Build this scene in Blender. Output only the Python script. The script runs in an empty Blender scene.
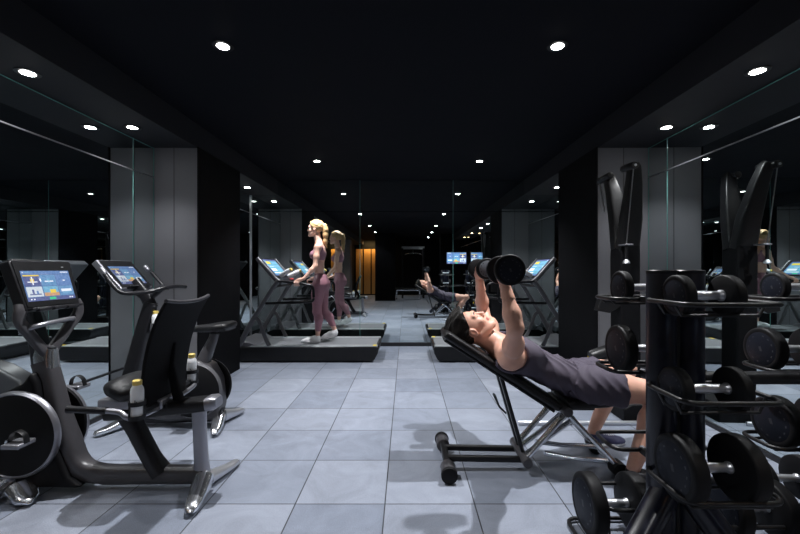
import bpy, math, random
import numpy as np
from mathutils import Vector, Matrix
random.seed(7)
SC = bpy.context.scene
COL = SC.collection
PI = math.pi
V = Vector

# ------------------------------------------------------------------ materials
def principled(name, col, rough=.5, metal=0., var=.12, scale=30., bump=0., coat=0., spec=.5, sss=0., trans=0., stretch=None):
    m = bpy.data.materials.new(name); m.use_nodes = True
    nt = m.node_tree; b = nt.nodes['Principled BSDF']
    b.inputs['Base Color'].default_value = (*col, 1)
    b.inputs['Roughness'].default_value = rough
    b.inputs['Metallic'].default_value = metal
    b.inputs['Specular IOR Level'].default_value = spec
    if coat: b.inputs['Coat Weight'].default_value = coat; b.inputs['Coat Roughness'].default_value = .15
    if sss:
        b.inputs['Subsurface Weight'].default_value = sss
        b.inputs['Subsurface Radius'].default_value = (.01, .004, .002); b.inputs['Subsurface Scale'].default_value = 1.
    if trans: b.inputs['Transmission Weight'].default_value = trans
    tc = nt.nodes.new('ShaderNodeTexCoord'); no = nt.nodes.new('ShaderNodeTexNoise')
    no.inputs['Scale'].default_value = scale; no.inputs['Detail'].default_value = 4
    src = tc.outputs['Object']
    if stretch:
        mp = nt.nodes.new('ShaderNodeMapping'); mp.inputs['Scale'].default_value = stretch
        nt.links.new(src, mp.inputs[0]); src = mp.outputs[0]
    nt.links.new(src, no.inputs['Vector'])
    if var:
        mr = nt.nodes.new('ShaderNodeMix'); mr.data_type = 'RGBA'
        mr.inputs[6].default_value = (*[c * (1 - var) for c in col], 1)
        mr.inputs[7].default_value = (*[min(1, c * (1 + var)) for c in col], 1)
        nt.links.new(no.outputs['Fac'], mr.inputs[0]); nt.links.new(mr.outputs[2], b.inputs['Base Color'])
        m2 = nt.nodes.new('ShaderNodeMapRange')
        m2.inputs['To Min'].default_value = max(0, rough - .06); m2.inputs['To Max'].default_value = min(1, rough + .06)
        nt.links.new(no.outputs['Fac'], m2.inputs['Value']); nt.links.new(m2.outputs[0], b.inputs['Roughness'])
    if bump:
        bu = nt.nodes.new('ShaderNodeBump'); bu.inputs['Strength'].default_value = bump; bu.inputs['Distance'].default_value = .004
        nt.links.new(no.outputs['Fac'], bu.inputs['Height']); nt.links.new(bu.outputs[0], b.inputs['Normal'])
    return m

def emitter(name, col, s, var=0.):
    m = bpy.data.materials.new(name); m.use_nodes = True
    nt = m.node_tree; b = nt.nodes['Principled BSDF']
    b.inputs['Base Color'].default_value = (.01, .01, .01, 1); b.inputs['Roughness'].default_value = .25
    b.inputs['Emission Color'].default_value = (*col, 1); b.inputs['Emission Strength'].default_value = s
    if var:
        tc = nt.nodes.new('ShaderNodeTexCoord'); no = nt.nodes.new('ShaderNodeTexNoise'); no.inputs['Scale'].default_value = 90
        mx = nt.nodes.new('ShaderNodeMix'); mx.data_type = 'RGBA'
        mx.inputs[6].default_value = (*[c * (1 - var) for c in col], 1); mx.inputs[7].default_value = (*[min(1, c + var * .6) for c in col], 1)
        nt.links.new(tc.outputs['Object'], no.inputs['Vector']); nt.links.new(no.outputs['Fac'], mx.inputs[0])
        nt.links.new(mx.outputs[2], b.inputs['Emission Color'])
    return m

M = {}
M['rubber'] = principled('black_rubber', (.0055, .0055, .0065), .55, scale=120, spec=.18)
M['disc_face'] = principled('dumbbell_face', (.006, .008, .015), .5, scale=60, spec=.2)
M['disc_face_light'] = principled('dumbbell_face_grey', (.10, .105, .12), .5, scale=60)
M['black'] = principled('black_paint', (.006, .006, .007), .38, scale=40, spec=.4)
M['post'] = principled('post_satin_black', (.005, .006, .014), .3, scale=20, spec=.5, var=.04)
M['plastic'] = principled('graphite_plastic', (.008, .008, .010), .36, scale=50, spec=.35)
M['grey_plastic'] = principled('dark_grey_plastic', (.050, .048, .053), .36, scale=50)
M['matte_black'] = principled('matte_black_paint', (.004, .004, .005), .5, scale=30, spec=.12)
M['mark'] = principled('moulded_marks', (.022, .024, .030), .5)
M['frame_grey'] = principled('satin_frame_grey', (.12, .12, .13), .34, metal=.3, var=.04, scale=25)
M['grey_metal'] = principled('grey_metal', (.30, .30, .33), .36, metal=.8, var=.03, scale=25)
M['alu'] = principled('brushed_aluminium', (.62, .63, .67), .33, metal=.85, var=.03, scale=25)
M['chrome'] = principled('polished_chrome', (.74, .76, .80), .2, metal=.95, var=.02, scale=15)
M['vinyl'] = principled('black_vinyl', (.008, .008, .009), .4, scale=160, spec=.4)
M['mesh_fabric'] = principled('black_fabric', (.006, .006, .007), .8, bump=.2, scale=300, spec=.15)
M['white'] = principled('white_plastic', (.75, .76, .78), .4, var=.03)
M['yellow'] = principled('yellow_plastic', (.85, .62, .03), .4, var=.05)
M['yellow_cap'] = principled('gold_bottle_cap', (.62, .47, .12), .4, var=.05)
M['towel'] = principled('white_towel', (.6, .6, .62), .9, bump=.5, scale=200)
M['belt'] = principled('treadmill_belt', (.16, .165, .18), .55, scale=80, bump=.2)
M['belt_edge'] = principled('deck_edge', (.34, .36, .38), .4, metal=.4)
M['steel'] = principled('cable_steel', (.5, .5, .52), .3, metal=1.)
M['red'] = principled('red_plastic', (.5, .02, .02), .4)
M['skin_m'] = principled('skin_tanned', (.66, .36, .265), .48, var=.10, scale=25, sss=.06)
M['skin_w'] = principled('skin_fair', (.78, .47, .36), .48, var=.08, scale=25, sss=.06)
M['lip'] = principled('lips', (.42, .13, .11), .4)
M['brow'] = principled('dark_brow', (.03, .02, .016), .7)
M['eye'] = principled('eye_dark', (.04, .03, .03), .3)
M['hair_d'] = principled('dark_brown_hair', (.007, .005, .004), .5, var=.5, scale=40, bump=.5, stretch=(1, 6, 6), spec=.25)
M['hair_b'] = principled('blonde_hair', (.52, .34, .16), .5, var=.55, scale=45, bump=.6, stretch=(5, 5, 1))
M['tank'] = principled('plum_grey_jersey', (.078, .066, .090), .75, var=.1, scale=18, bump=.3, spec=.25)
M['shorts'] = principled('plum_grey_shorts', (.066, .056, .078), .72, var=.1, scale=18, bump=.3, spec=.25)
M['legging'] = principled('mauve_leggings', (.33, .155, .195), .55, var=.08, scale=18)
M['bra'] = principled('mauve_top', (.32, .155, .20), .6, var=.08, scale=18)
M['shoe_w'] = principled('white_shoe', (.86, .86, .88), .55, var=.06)
M['shoe_d'] = principled('navy_shoe', (.03, .03, .085), .6, var=.1)
M['shoe_k'] = principled('black_shoe', (.015, .015, .02), .6, var=.1)
M['sole'] = principled('white_sole', (.65, .65, .68), .6, var=.03)
M['sock'] = principled('black_sock', (.02, .02, .022), .8)
M['glow'] = emitter('lamp_lens', (1., .98, .95), 60.)
M['glow_warm'] = emitter('lamp_lens_warm', (1., .62, .28), 30.)
M['glow_dim'] = emitter('lamp_lens_dim', (1., .98, .95), 18.)

# ------------------------------------------------------------------ mesh builder
def catmull(pts, sub=6, closed=False):
    pts = [V(p) for p in pts]; n = len(pts); out = []
    rng = range(n) if closed else range(n - 1)
    for i in rng:
        if closed: p0, p1, p2, p3 = pts[i - 1], pts[i], pts[(i + 1) % n], pts[(i + 2) % n]
        else: p0, p1, p2, p3 = pts[max(0, i - 1)], pts[i], pts[i + 1], pts[min(n - 1, i + 2)]
        for k in range(sub):
            t = k / sub
            out.append(.5 * ((2 * p1) + (p2 - p0) * t + (2 * p0 - 5 * p1 + 4 * p2 - p3) * t * t + (3 * p1 - p0 - 3 * p2 + p3) * t ** 3))
    if not closed: out.append(pts[-1].copy())
    return out

def fillet(pts, r, n=5, closed=False):
    """polyline with rounded corners"""
    pts = [V(p) for p in pts]; N = len(pts); out = []
    for i in range(N):
        if not closed and i in (0, N - 1): out.append(pts[i]); continue
        a, b, c = pts[i - 1], pts[i], pts[(i + 1) % N]
        d1, d2 = (a - b), (c - b)
        rr = min(r, d1.length * .48, d2.length * .48)
        p, q = b + d1.normalized() * rr, b + d2.normalized() * rr
        for k in range(n + 1):
            t = k / n
            out.append((1 - t) ** 2 * p + 2 * t * (1 - t) * b + t * t * q)
    return out

class MB:
    def __init__(s): s.v = []; s.f = []; s.mi = []; s.cur = 0
    def add(s, vs, fs):
        o = len(s.v); s.v += [tuple(v) for v in vs]
        for f in fs: s.f.append(tuple(i + o for i in f)); s.mi.append(s.cur)
        return s
    def box(s, x0, x1, y0, y1, z0, z1, fr=None):
        c = [(x, y, z) for x in (x0, x1) for y in (y0, y1) for z in (z0, z1)]
        if fr: c = [fr(*p) for p in c]
        return s.add(c, [(0, 1, 3, 2), (4, 6, 7, 5), (0, 4, 5, 1), (2, 3, 7, 6), (0, 2, 6, 4), (1, 5, 7, 3)])
    def sweep(s, path, size, n=12, e=2., up=(0, 0, 1), closed=False, ends=True):
        """superellipse section (half sizes a across, b along up) swept along path"""
        path = [V(p) for p in path]; N = len(path); up = V(up); rings = []
        if not isinstance(size, list): size = [size] * N
        elif len(size) != N:
            L = len(size); new = []
            for i in range(N):
                t = i / (N - 1) * (L - 1); k = min(int(t), L - 2); u = t - k
                a = size[k] if isinstance(size[k], tuple) else (size[k],) * 2
                b = size[k + 1] if isinstance(size[k + 1], tuple) else (size[k + 1],) * 2
                new.append((a[0] * (1 - u) + b[0] * u, a[1] * (1 - u) + b[1] * u))
            size = new
        vs = []; last = None
        for i, p in enumerate(path):
            if closed: t = path[(i + 1) % N] - path[i - 1]
            else: t = path[min(i + 1, N - 1)] - path[max(i - 1, 0)]
            t = t.normalized(); sd = t.cross(up)
            if sd.length < .05: sd = last if last is not None else t.cross(V((1, .3, 0)))
            sd = (sd - t * sd.dot(t)).normalized(); last = sd
            un = sd.cross(t)
            a, b = size[i] if isinstance(size[i], tuple) else (size[i], size[i])
            for k in range(n):
                th = 2 * PI * (k + .5) / n; c, q = math.cos(th), math.sin(th)
                vs.append(p + sd * (a * math.copysign(abs(c) ** (2 / e), c)) + un * (b * math.copysign(abs(q) ** (2 / e), q)))
        fs = []
        for i in range(N if closed else N - 1):
            j = (i + 1) % N
            for k in range(n):
                l = (k + 1) % n
                fs.append((i * n + k, i * n + l, j * n + l, j * n + k))
        if ends and not closed:
            fs.append(tuple(range(n - 1, -1, -1))); fs.append(tuple((N - 1) * n + k for k in range(n)))
        return s.add(vs, fs)
    def tube(s, path, r, n=12, **k): return s.sweep(path, r, n, **k)
    def cyl(s, p, q, r, n=24, r2=None, bevel=0):
        p, q = V(p), V(q); r2 = r if r2 is None else r2
        if bevel:
            d = (q - p).normalized() * bevel
            return s.sweep([p, p + d * .3, p + d, q - d, q - d * .3, q], [(r - bevel,) * 2, (r - bevel * .3,) * 2, (r,) * 2, (r2,) * 2, (r2 - bevel * .3,) * 2, (r2 - bevel,) * 2], n, up=(.13, .21, .97) if abs(d.normalized().z) < .9 else (1, 0, 0))
        return s.sweep([p, q], [(r, r), (r2, r2)], n, up=(.13, .21, .97) if abs((q - p).normalized().z) < .9 else (1, 0, 0))
    def ell(s, c, r, n=16, m=10, fr=None):
        vs = []; fs = []
        for i in range(m + 1):
            ph = PI * i / m
            for k in range(n):
                th = 2 * PI * k / n
                p = (c[0] + r[0] * math.sin(ph) * math.cos(th), c[1] + r[1] * math.sin(ph) * math.sin(th), c[2] + r[2] * math.cos(ph))
                vs.append(fr(*p) if fr else p)
        for i in range(m):
            for k in range(n):
                l = (k + 1) % n; fs.append((i * n + k, (i + 1) * n + k, (i + 1) * n + l, i * n + l))
        return s.add(vs, fs)
    def prism(s, poly, y0, y1, fr=None):
        """poly in xz, extruded along y"""
        n = len(poly)
        vs = [(x, y0, z) for x, z in poly] + [(x, y1, z) for x, z in poly]
        if fr: vs = [fr(*p) for p in vs]
        return s.add(vs, [tuple(range(n)), tuple(range(2 * n - 1, n - 1, -1))] + [(i, i + n, (i + 1) % n + n, (i + 1) % n) for i in range(n)])
    def lathe(s, prof, c=(0, 0, 0), axis='z', n=32):
        """prof [(r, h)] about the axis"""
        vs = []; N = len(prof)
        for r, h in prof:
            for k in range(n):
                th = 2 * PI * k / n; a, b = r * math.cos(th), r * math.sin(th)
                p = {'z': (a, b, h), 'x': (h, a, b), 'y': (b, h, a)}[axis]
                vs.append((p[0] + c[0], p[1] + c[1], p[2] + c[2]))
        fs = [(i * n + k, i * n + (k + 1) % n, (i + 1) * n + (k + 1) % n, (i + 1) * n + k) for i in range(N - 1) for k in range(n)]
        if prof[0][0] > 1e-5: fs.append(tuple(range(n - 1, -1, -1)))
        if prof[-1][0] > 1e-5: fs.append(tuple((N - 1) * n + k for k in range(n)))
        return s.add(vs, fs)

def obj(name, mb, mats, parent=None, bevel=0, smooth=35, segs=2, fixn=True):
    me = bpy.data.meshes.new(name)
    off = V((0, 0, 0))
    if parent is not None: off = world_loc(parent)
    me.from_pydata([(v[0] - off.x, v[1] - off.y, v[2] - off.z) for v in mb.v], [], mb.f)
    if not isinstance(mats, (list, tuple)): mats = [mats]
    for m in mats: me.materials.append(M[m] if isinstance(m, str) else m)
    if len(mats) > 1: me.polygons.foreach_set('material_index', mb.mi)
    if fixn:
        import bmesh
        bm = bmesh.new(); bm.from_mesh(me)
        bmesh.ops.recalc_face_normals(bm, faces=bm.faces); bm.to_mesh(me); bm.free()
    me.polygons.foreach_set('use_smooth', [True] * len(me.polygons))
    me.update()
    if smooth: me.set_sharp_from_angle(angle=math.radians(smooth))
    o = bpy.data.objects.new(name, me); COL.objects.link(o)
    if parent is not None: o.parent = parent
    if bevel:
        b = o.modifiers.new('bevel', 'BEVEL'); b.width = bevel; b.segments = segs; b.limit_method = 'ANGLE'
        b.angle_limit = math.radians(40); b.harden_normals = False
    return o

def world_loc(o):
    p = V(o.location)
    while o.parent is not None: o = o.parent; p = p + V(o.location)
    return p

def thing(name, loc, label, cat, group=None):
    o = bpy.data.objects.new(name, None); COL.objects.link(o); o.location = loc; o.empty_display_size = .1
    o['label'] = label; o['category'] = cat
    if group: o['group'] = group
    return o
def tag(o, label, cat, group=None, kind=None):
    o['label'] = label; o['category'] = cat
    if group: o['group'] = group
    if kind: o['kind'] = kind
    return o
def struct(name, mb, mats, parent=None, bevel=0, label=None):
    o = obj(name, mb, mats, parent, bevel=bevel)
    if parent is None: o['kind'] = 'structure'
    if label: o['label'] = label
    return o
def copy_tree(o, parent=None):
    c = o.copy(); COL.objects.link(c); c.parent = parent
    for ch in list(o.children): copy_tree(ch, c)
    return c
def frame3(o, ax, ay, az):
    o, ax, ay, az = V(o), V(ax), V(ay), V(az)
    return lambda a, b, c: tuple(o + ax * a + ay * b + az * c)
LM, LS, EXPOSURE = 158., 38., 0.
# ------------------------------------------------------------------ camera (eye 1.2 m, looking level down the room)
cam = bpy.data.cameras.new('camera'); camo = bpy.data.objects.new('camera', cam); COL.objects.link(camo)
camo.location = (0, 0, 1.2); camo.rotation_euler = (PI / 2, 0, 0)
cam.sensor_width = 36; cam.lens = 390 / 800 * 36; cam.shift_x = -.0075; cam.shift_y = .00375; cam.clip_start = .05
SC.camera = camo

XL, XR, YB, HM, HS = -2.455, 2.36, 6.17, 2.62, 2.39     # mirror planes, main and lowered ceiling
YF = -6.4
XSL, XSR = -2.03, 1.865                                   # soffit edges / pillar faces
RT = .030                                                 # slight splay of the right wall
def xr(y): return XR + RT * (y - 3.8)

# floor tiles
m = bpy.data.materials.new('slate_rubber_tiles'); m.use_nodes = True; nt = m.node_tree; b = nt.nodes['Principled BSDF']
tc = nt.nodes.new('ShaderNodeTexCoord'); mp = nt.nodes.new('ShaderNodeMapping')
mp.inputs['Location'].default_value = (.108 + .46 * 20, -2.0 + .46 * 30, 0)
br = nt.nodes.new('ShaderNodeTexBrick'); br.offset = 0; br.squash = 1
for k, v in (('Scale', 1.), ('Mortar Size', .0035), ('Mortar Smooth', .3), ('Bias', 0.), ('Brick Width', .46), ('Row Height', .46)): br.inputs[k].default_value = v
br.inputs['Color1'].default_value = (.165, .188, .240, 1); br.inputs['Color2'].default_value = (.245, .268, .325, 1); br.inputs['Mortar'].default_value = (.03, .033, .04, 1)
nt.links.new(tc.outputs['Object'], mp.inputs[0]); nt.links.new(mp.outputs[0], br.inputs['Vector'])
n1 = nt.nodes.new('ShaderNodeTexNoise'); n1.inputs['Scale'].default_value = 3.2; n1.inputs['Detail'].default_value = 9; n1.inputs['Roughness'].default_value = .68; n1.inputs['Distortion'].default_value = 1.2
n2 = nt.nodes.new('ShaderNodeTexNoise'); n2.inputs['Scale'].default_value = 220; n2.inputs['Detail'].default_value = 3
r1 = nt.nodes.new('ShaderNodeMapRange'); r1.inputs['From Min'].default_value = .3; r1.inputs['From Max'].default_value = .7; r1.inputs['To Min'].default_value = .80; r1.inputs['To Max'].default_value = 1.16
r2 = nt.nodes.new('ShaderNodeMapRange'); r2.inputs['From Min'].default_value = .3; r2.inputs['From Max'].default_value = .7; r2.inputs['To Min'].default_value = .82; r2.inputs['To Max'].default_value = 1.18
for n_ in (n1, n2): nt.links.new(tc.outputs['Object'], n_.inputs['Vector'])
nt.links.new(n1.outputs['Fac'], r1.inputs['Value']); nt.links.new(n2.outputs['Fac'], r2.inputs['Value'])
mu = nt.nodes.new('ShaderNodeMath'); mu.operation = 'MULTIPLY'; nt.links.new(r1.outputs[0], mu.inputs[0]); nt.links.new(r2.outputs[0], mu.inputs[1])
mx = nt.nodes.new('ShaderNodeVectorMath'); mx.operation = 'SCALE'; nt.links.new(br.outputs['Color'], mx.inputs[0]); nt.links.new(mu.outputs[0], mx.inputs['Scale'])
nt.links.new(mx.outputs[0], b.inputs['Base Color']); b.inputs['Roughness'].default_value = .5; b.inputs['Specular IOR Level'].default_value = .4
bu = nt.nodes.new('ShaderNodeBump'); bu.inputs['Strength'].default_value = .35; bu.inputs['Distance'].default_value = .003
inv = nt.nodes.new('ShaderNodeMath'); inv.operation = 'SUBTRACT'; nt.links.new(n2.outputs['Fac'], inv.inputs[0]); nt.links.new(br.outputs['Fac'], inv.inputs[1])
nt.links.new(inv.outputs[0], bu.inputs['Height']); nt.links.new(bu.outputs[0], b.inputs['Normal'])
M['floor'] = m

M['ceiling'] = principled('ceiling_black_paint', (.0075, .0083, .0115), .8, var=.1, scale=4, spec=.06)
M['wall'] = principled('wall_black_paint', (.005, .006, .008), .6, var=.1, scale=5, spec=.1)
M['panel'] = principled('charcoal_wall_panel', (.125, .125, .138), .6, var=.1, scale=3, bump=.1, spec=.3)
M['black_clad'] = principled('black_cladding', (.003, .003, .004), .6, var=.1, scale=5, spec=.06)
M['wood'] = principled('lit_wood_panel', (.50, .27, .09), .5, var=.3, scale=6, stretch=(8, 8, .6))
M['trim'] = principled('black_trim', (.01, .01, .012), .4)
M['glass_edge'] = principled('green_glass_edge', (.10, .24, .22), .2)
mm = bpy.data.materials.new('mirror_silver'); mm.use_nodes = True; nt = mm.node_tree; b = nt.nodes['Principled BSDF']
b.inputs['Metallic'].default_value = 1; b.inputs['Roughness'].default_value = 0
no = nt.nodes.new('ShaderNodeTexNoise'); no.inputs['Scale'].default_value = .7; mxx = nt.nodes.new('ShaderNodeMix'); mxx.data_type = 'RGBA'
mxx.inputs[6].default_value = (.74, .81, .81, 1); mxx.inputs[7].default_value = (.76, .82, .82, 1)
nt.links.new(no.outputs['Fac'], mxx.inputs[0]); nt.links.new(mxx.outputs[2], b.inputs['Base Color'])
M['mirror'] = mm

mb = MB().box(-2.8, 2.8, YF - .2, YB + .2, -.1, 0); struct('floor', mb, 'floor')
mb = MB().box(XSL, XSR, YF - .2, YB + .2, HM, HM + .2)
mb.cur = 1; mb.box(XL - .2, XSL, YF - .2, YB + .2, HS, HM + .2); mb.box(XSR, 2.8, YF - .2, YB + .2, HS, HM + .2)
M['soffit'] = principled('soffit_spot_glow_grey', (.018, .019, .023), .75, var=.1, scale=4, spec=.15)  # glow of the spots on the soffits, put into a lighter base colour
struct('ceiling', mb, ['ceiling', 'soffit'])
def slab(y0, y1, z0, z1, t0, t1):   # box lying along the slightly splayed right wall
    m_ = MB(); c = [(xr(y) + t, y, z) for t in (t0, t1) for y in (y0, y1) for z in (z0, z1)]
    return m_.add(c, [(0, 1, 3, 2), (4, 6, 7, 5), (0, 4, 5, 1), (2, 3, 7, 6), (0, 2, 6, 4), (1, 5, 7, 3)])
wl = struct('wall_left', MB().box(XL - .15, XL - .012, YF - .1, YB + .15, 0, HS), 'wall')
wr = struct('wall_right', slab(YF - .1, YB + .15, 0, HS, .012, .15), 'wall')
wb = struct('wall_back', MB().box(XL - .15, 2.6, YB + .012, YB + .15, 0, HM), 'wall')
ZT, g = 2.10, .003
ys = [-3.0, -1.32, .28, 1.9, 3.51, YB - .004]
for y0, y1 in zip(ys, ys[1:]):
    for z0, z1 in ((.035, ZT - .006), (ZT + .006, HS - .004)):
        struct('mirror_panel', MB().box(XL - .009, XL, y0 + g, y1 - g, z0, z1), 'mirror', wl)
        struct('mirror_panel', slab(y0 + g, y1 - g, z0, z1, 0, .009), 'mirror', wr)
xs = [XL + .004, -.728, .744, xr(YB) - .004]
for x0, x1 in zip(xs, xs[1:]):
    for z0, z1 in ((.055, ZT + .02), (ZT + .028, HM - .004)):
        struct('mirror_panel', MB().box(x0 + g, x1 - g, YB, YB + .009, z0, z1), 'mirror', wb)
# slim metal joint strips and glass edges
e = MB(); e.box(XL - .008, XL + .004, ys[0], YB, ZT - .004, ZT + .004); struct('mirror_joint', e, 'grey_metal', wl)
e = MB().box(XL - .008, XL + .003, ys[0], 3.8, HS - .010, HS - .004); struct('glass_edge', e, 'glass_edge', wl); struct('glass_edge', slab(ys[0], 3.8, HS - .010, HS - .004, -.003, .008), 'glass_edge', wr)
e = slab(ys[0], YB, ZT - .004, ZT + .004, -.004, .008); struct('mirror_joint', e, 'grey_metal', wr)
struct('mirror_joint', MB().box(XL - .004, XL + .008, 1.2, 3.8, .338, .356), 'trim', wl)
for y in (1.9, 3.51, 3.794):
    struct('glass_edge', MB().box(XL - .008, XL + .002, y - .004, y + .004, .035, HS), 'glass_edge', wl)
    struct('glass_edge', slab(y - .004, y + .004, .035, HS, -.002, .008), 'glass_edge', wr)
for x in xs[1:3]: struct('glass_edge', MB().box(x - .003, x + .003, YB - .002, YB + .006, .055, HM), 'glass_edge', wb)
struct('corner_strip', MB().box(XL, XL + .014, YB - .014, YB, 0.05, HM - .24), 'alu', wb)
o = struct('baseboard_left', MB().box(XL - .01, XL + .012, ys[0], 3.8, 0, .034), 'trim')
o = struct('baseboard_right', slab(ys[0], 3.8, 0, .034, -.012, .01), 'trim')
o = struct('baseboard_back', MB().box(XL + .01, xr(YB) - .01, YB - .03, YB + .01, 0, .052), 'trim')
# pillars: charcoal faces to front and back, black cladding on the side towards the room
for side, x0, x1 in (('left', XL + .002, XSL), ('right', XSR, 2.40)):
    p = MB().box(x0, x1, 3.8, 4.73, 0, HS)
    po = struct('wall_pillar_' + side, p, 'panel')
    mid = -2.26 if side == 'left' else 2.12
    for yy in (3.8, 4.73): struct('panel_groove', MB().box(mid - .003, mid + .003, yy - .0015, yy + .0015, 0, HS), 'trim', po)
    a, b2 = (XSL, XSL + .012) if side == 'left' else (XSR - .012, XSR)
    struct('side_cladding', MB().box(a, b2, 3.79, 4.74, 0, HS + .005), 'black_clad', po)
# room behind the camera, seen in the mirrors
struct('wall_front', MB().box(-2.7, 2.7, YF - .15, YF, 0, HM), 'wall')
struct('wall_column_rear', MB().box(-1.20, -.42, -3.3, -2.8, 0, HM), 'black_clad')
struct('wall_block_rear', MB().box(1.35, 2.5, -3.4, -3.0, 0, HM), 'black_clad')
struct('wall_block_left_rear', MB().box(-2.6, -2.2, -3.6, -3.0, 0, HM), 'panel')
wp = struct('wall_wood_rear', MB().box(-2.45, -1.2, YF, YF + .03, 0, 2.25), 'wall')
for x in (-2.40, -2.02, -1.64): struct('wood_board', MB().box(x, x + .32, YF + .03, YF + .06, .05, 2.2), 'wood', wp, bevel=.004)
l = bpy.data.lights.new('warm_wall_light', 'AREA'); l.shape = 'RECTANGLE'; l.size = 1.1; l.size_y = .12; l.energy = 28; l.color = (1, .58, .22)
lo = bpy.data.objects.new('warm_wall_light', l); COL.objects.link(lo); lo.location = (-1.9, YF + .35, 2.5); lo.rotation_euler = (math.radians(-25), 0, 0)

# ------------------------------------------------------------------ downlights
def spot(x, y, z, energy, angle=118, col=(1, .97, .95), blend=.7, r=.018):
    l = bpy.data.lights.new('downlight_beam', 'SPOT'); l.energy = energy; l.spot_size = math.radians(angle); l.spot_blend = blend
    l.shadow_soft_size = r; l.color = col
    o = bpy.data.objects.new('downlight_beam', l); COL.objects.link(o); o.location = (x, y, z); return o
proto = thing('downlight', (0, 0, 0), 'x', 'ceiling light')
obj('trim_ring', MB().lathe([(.044, -.004), (.062, -.004), (.064, 0), (.064, .004), (.044, .004), (.044, -.004)], n=28), 'black', proto)
obj('lens', MB().lathe([(0, -.008), (.025, -.008), (.044, -.002)], n=24), 'glow', proto)
used = [False]
def downlight(x, y, z, label, energy, group=None, warm=False, ang=104, aim=None):
    if not used[0]: t = proto; used[0] = True
    else: t = copy_tree(proto)
    t.location = (x, y, z - .001); t['label'] = label
    if group: t['group'] = group
    s_ = spot(x, y, z - .02, energy, ang, (1, .6, .3) if warm else (.97, .98, 1.0))
    if warm:
        ln = [c for c in t.children if c.name.startswith('lens')][0]
        ln.data = ln.data.copy(); ln.data.materials[0] = M['glow_warm']
EM, ES = LM, LS
row = {5.08: 'third from the camera, above the treadmills', 2.47: 'brightest, above the training floor'}
for y in (5.08, 2.47):
    for x, sd in ((-1.16, 'left'), (.96, 'right')):
        lab = {(5.08, 'left'): 'small round ceiling downlight above the woman on the treadmill', (5.08, 'right'): 'small round ceiling downlight above the empty treadmill',
               (2.47, 'left'): 'large bright ceiling downlight between the exercise bikes and the bench', (2.47, 'right'): 'large bright ceiling downlight right above the man on the bench'}[(y, sd)]
        downlight(x, y, HM, lab, EM * (1.3 if y > 3 else 1.78))
for y in (-.13, -2.3, -4.6):
    for x in (-1.16, .96):
        downlight(x, y, HM, 'round ceiling downlight in the part of the room seen only in the back mirror', EM * (.3 if y > -1 else .25), group='downlights seen in the back mirror')
for y, lab in ((2.35, 'downlight in the lowered ceiling strip above the console of the recumbent bike, largest along the left wall'),
               (3.25, 'downlight in the lowered ceiling strip just before the left pillar, over the upright bike')):
    downlight(-2.28, y, HS, lab.replace('console of the ', ''), ES)
downlight(2.10, 2.33, HS, 'downlight in the lowered ceiling strip along the right wall, nearest the camera', ES)
downlight(2.17, 3.25, HS, 'downlight in the lowered ceiling strip just above the cable machine', ES)
downlight(-2.28, 5.6, HS, 'downlight in the lowered ceiling strip behind the left pillar', ES)
downlight(2.17, 5.6, HS, 'downlight in the lowered ceiling strip behind the right pillar', ES)
for y in (1.3, -.2, -1.8):
    downlight(-2.28, y, HS, 'strip downlight along the left wall seen only in the mirrors', ES * .7, group='left strip downlights seen in mirrors', warm=(y < 0))
    downlight(2.12, y, HS, 'strip downlight along the right wall seen only in the mirrors', ES * .7, group='right strip downlights seen in mirrors', warm=(y < 0))

w = bpy.data.worlds.new('world'); SC.world = w; w.use_nodes = True
w.node_tree.nodes['Background'].inputs[0].default_value = (.02, .022, .03, 1); w.node_tree.nodes['Background'].inputs[1].default_value = .1
SC.view_settings.view_transform = 'Standard'; SC.view_settings.look = 'None'; SC.view_settings.gamma = 1; SC.view_settings.exposure = EXPOSURE
SC.view_settings.use_curve_mapping = False
SC.cycles.max_bounces = 12; SC.cycles.glossy_bounces = 8; SC.cycles.diffuse_bounces = 4
SC.cycles.use_denoising = True; SC.cycles.sample_clamp_indirect = 6
# ------------------------------------------------------------------ dumbbells
def P(px, py, d):   # a point at distance d along the room that a photo measurement gives (layout only)
    return V(((px - 406) * d / 390, d, 1.2 - (py - 270) * d / 390))

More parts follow.
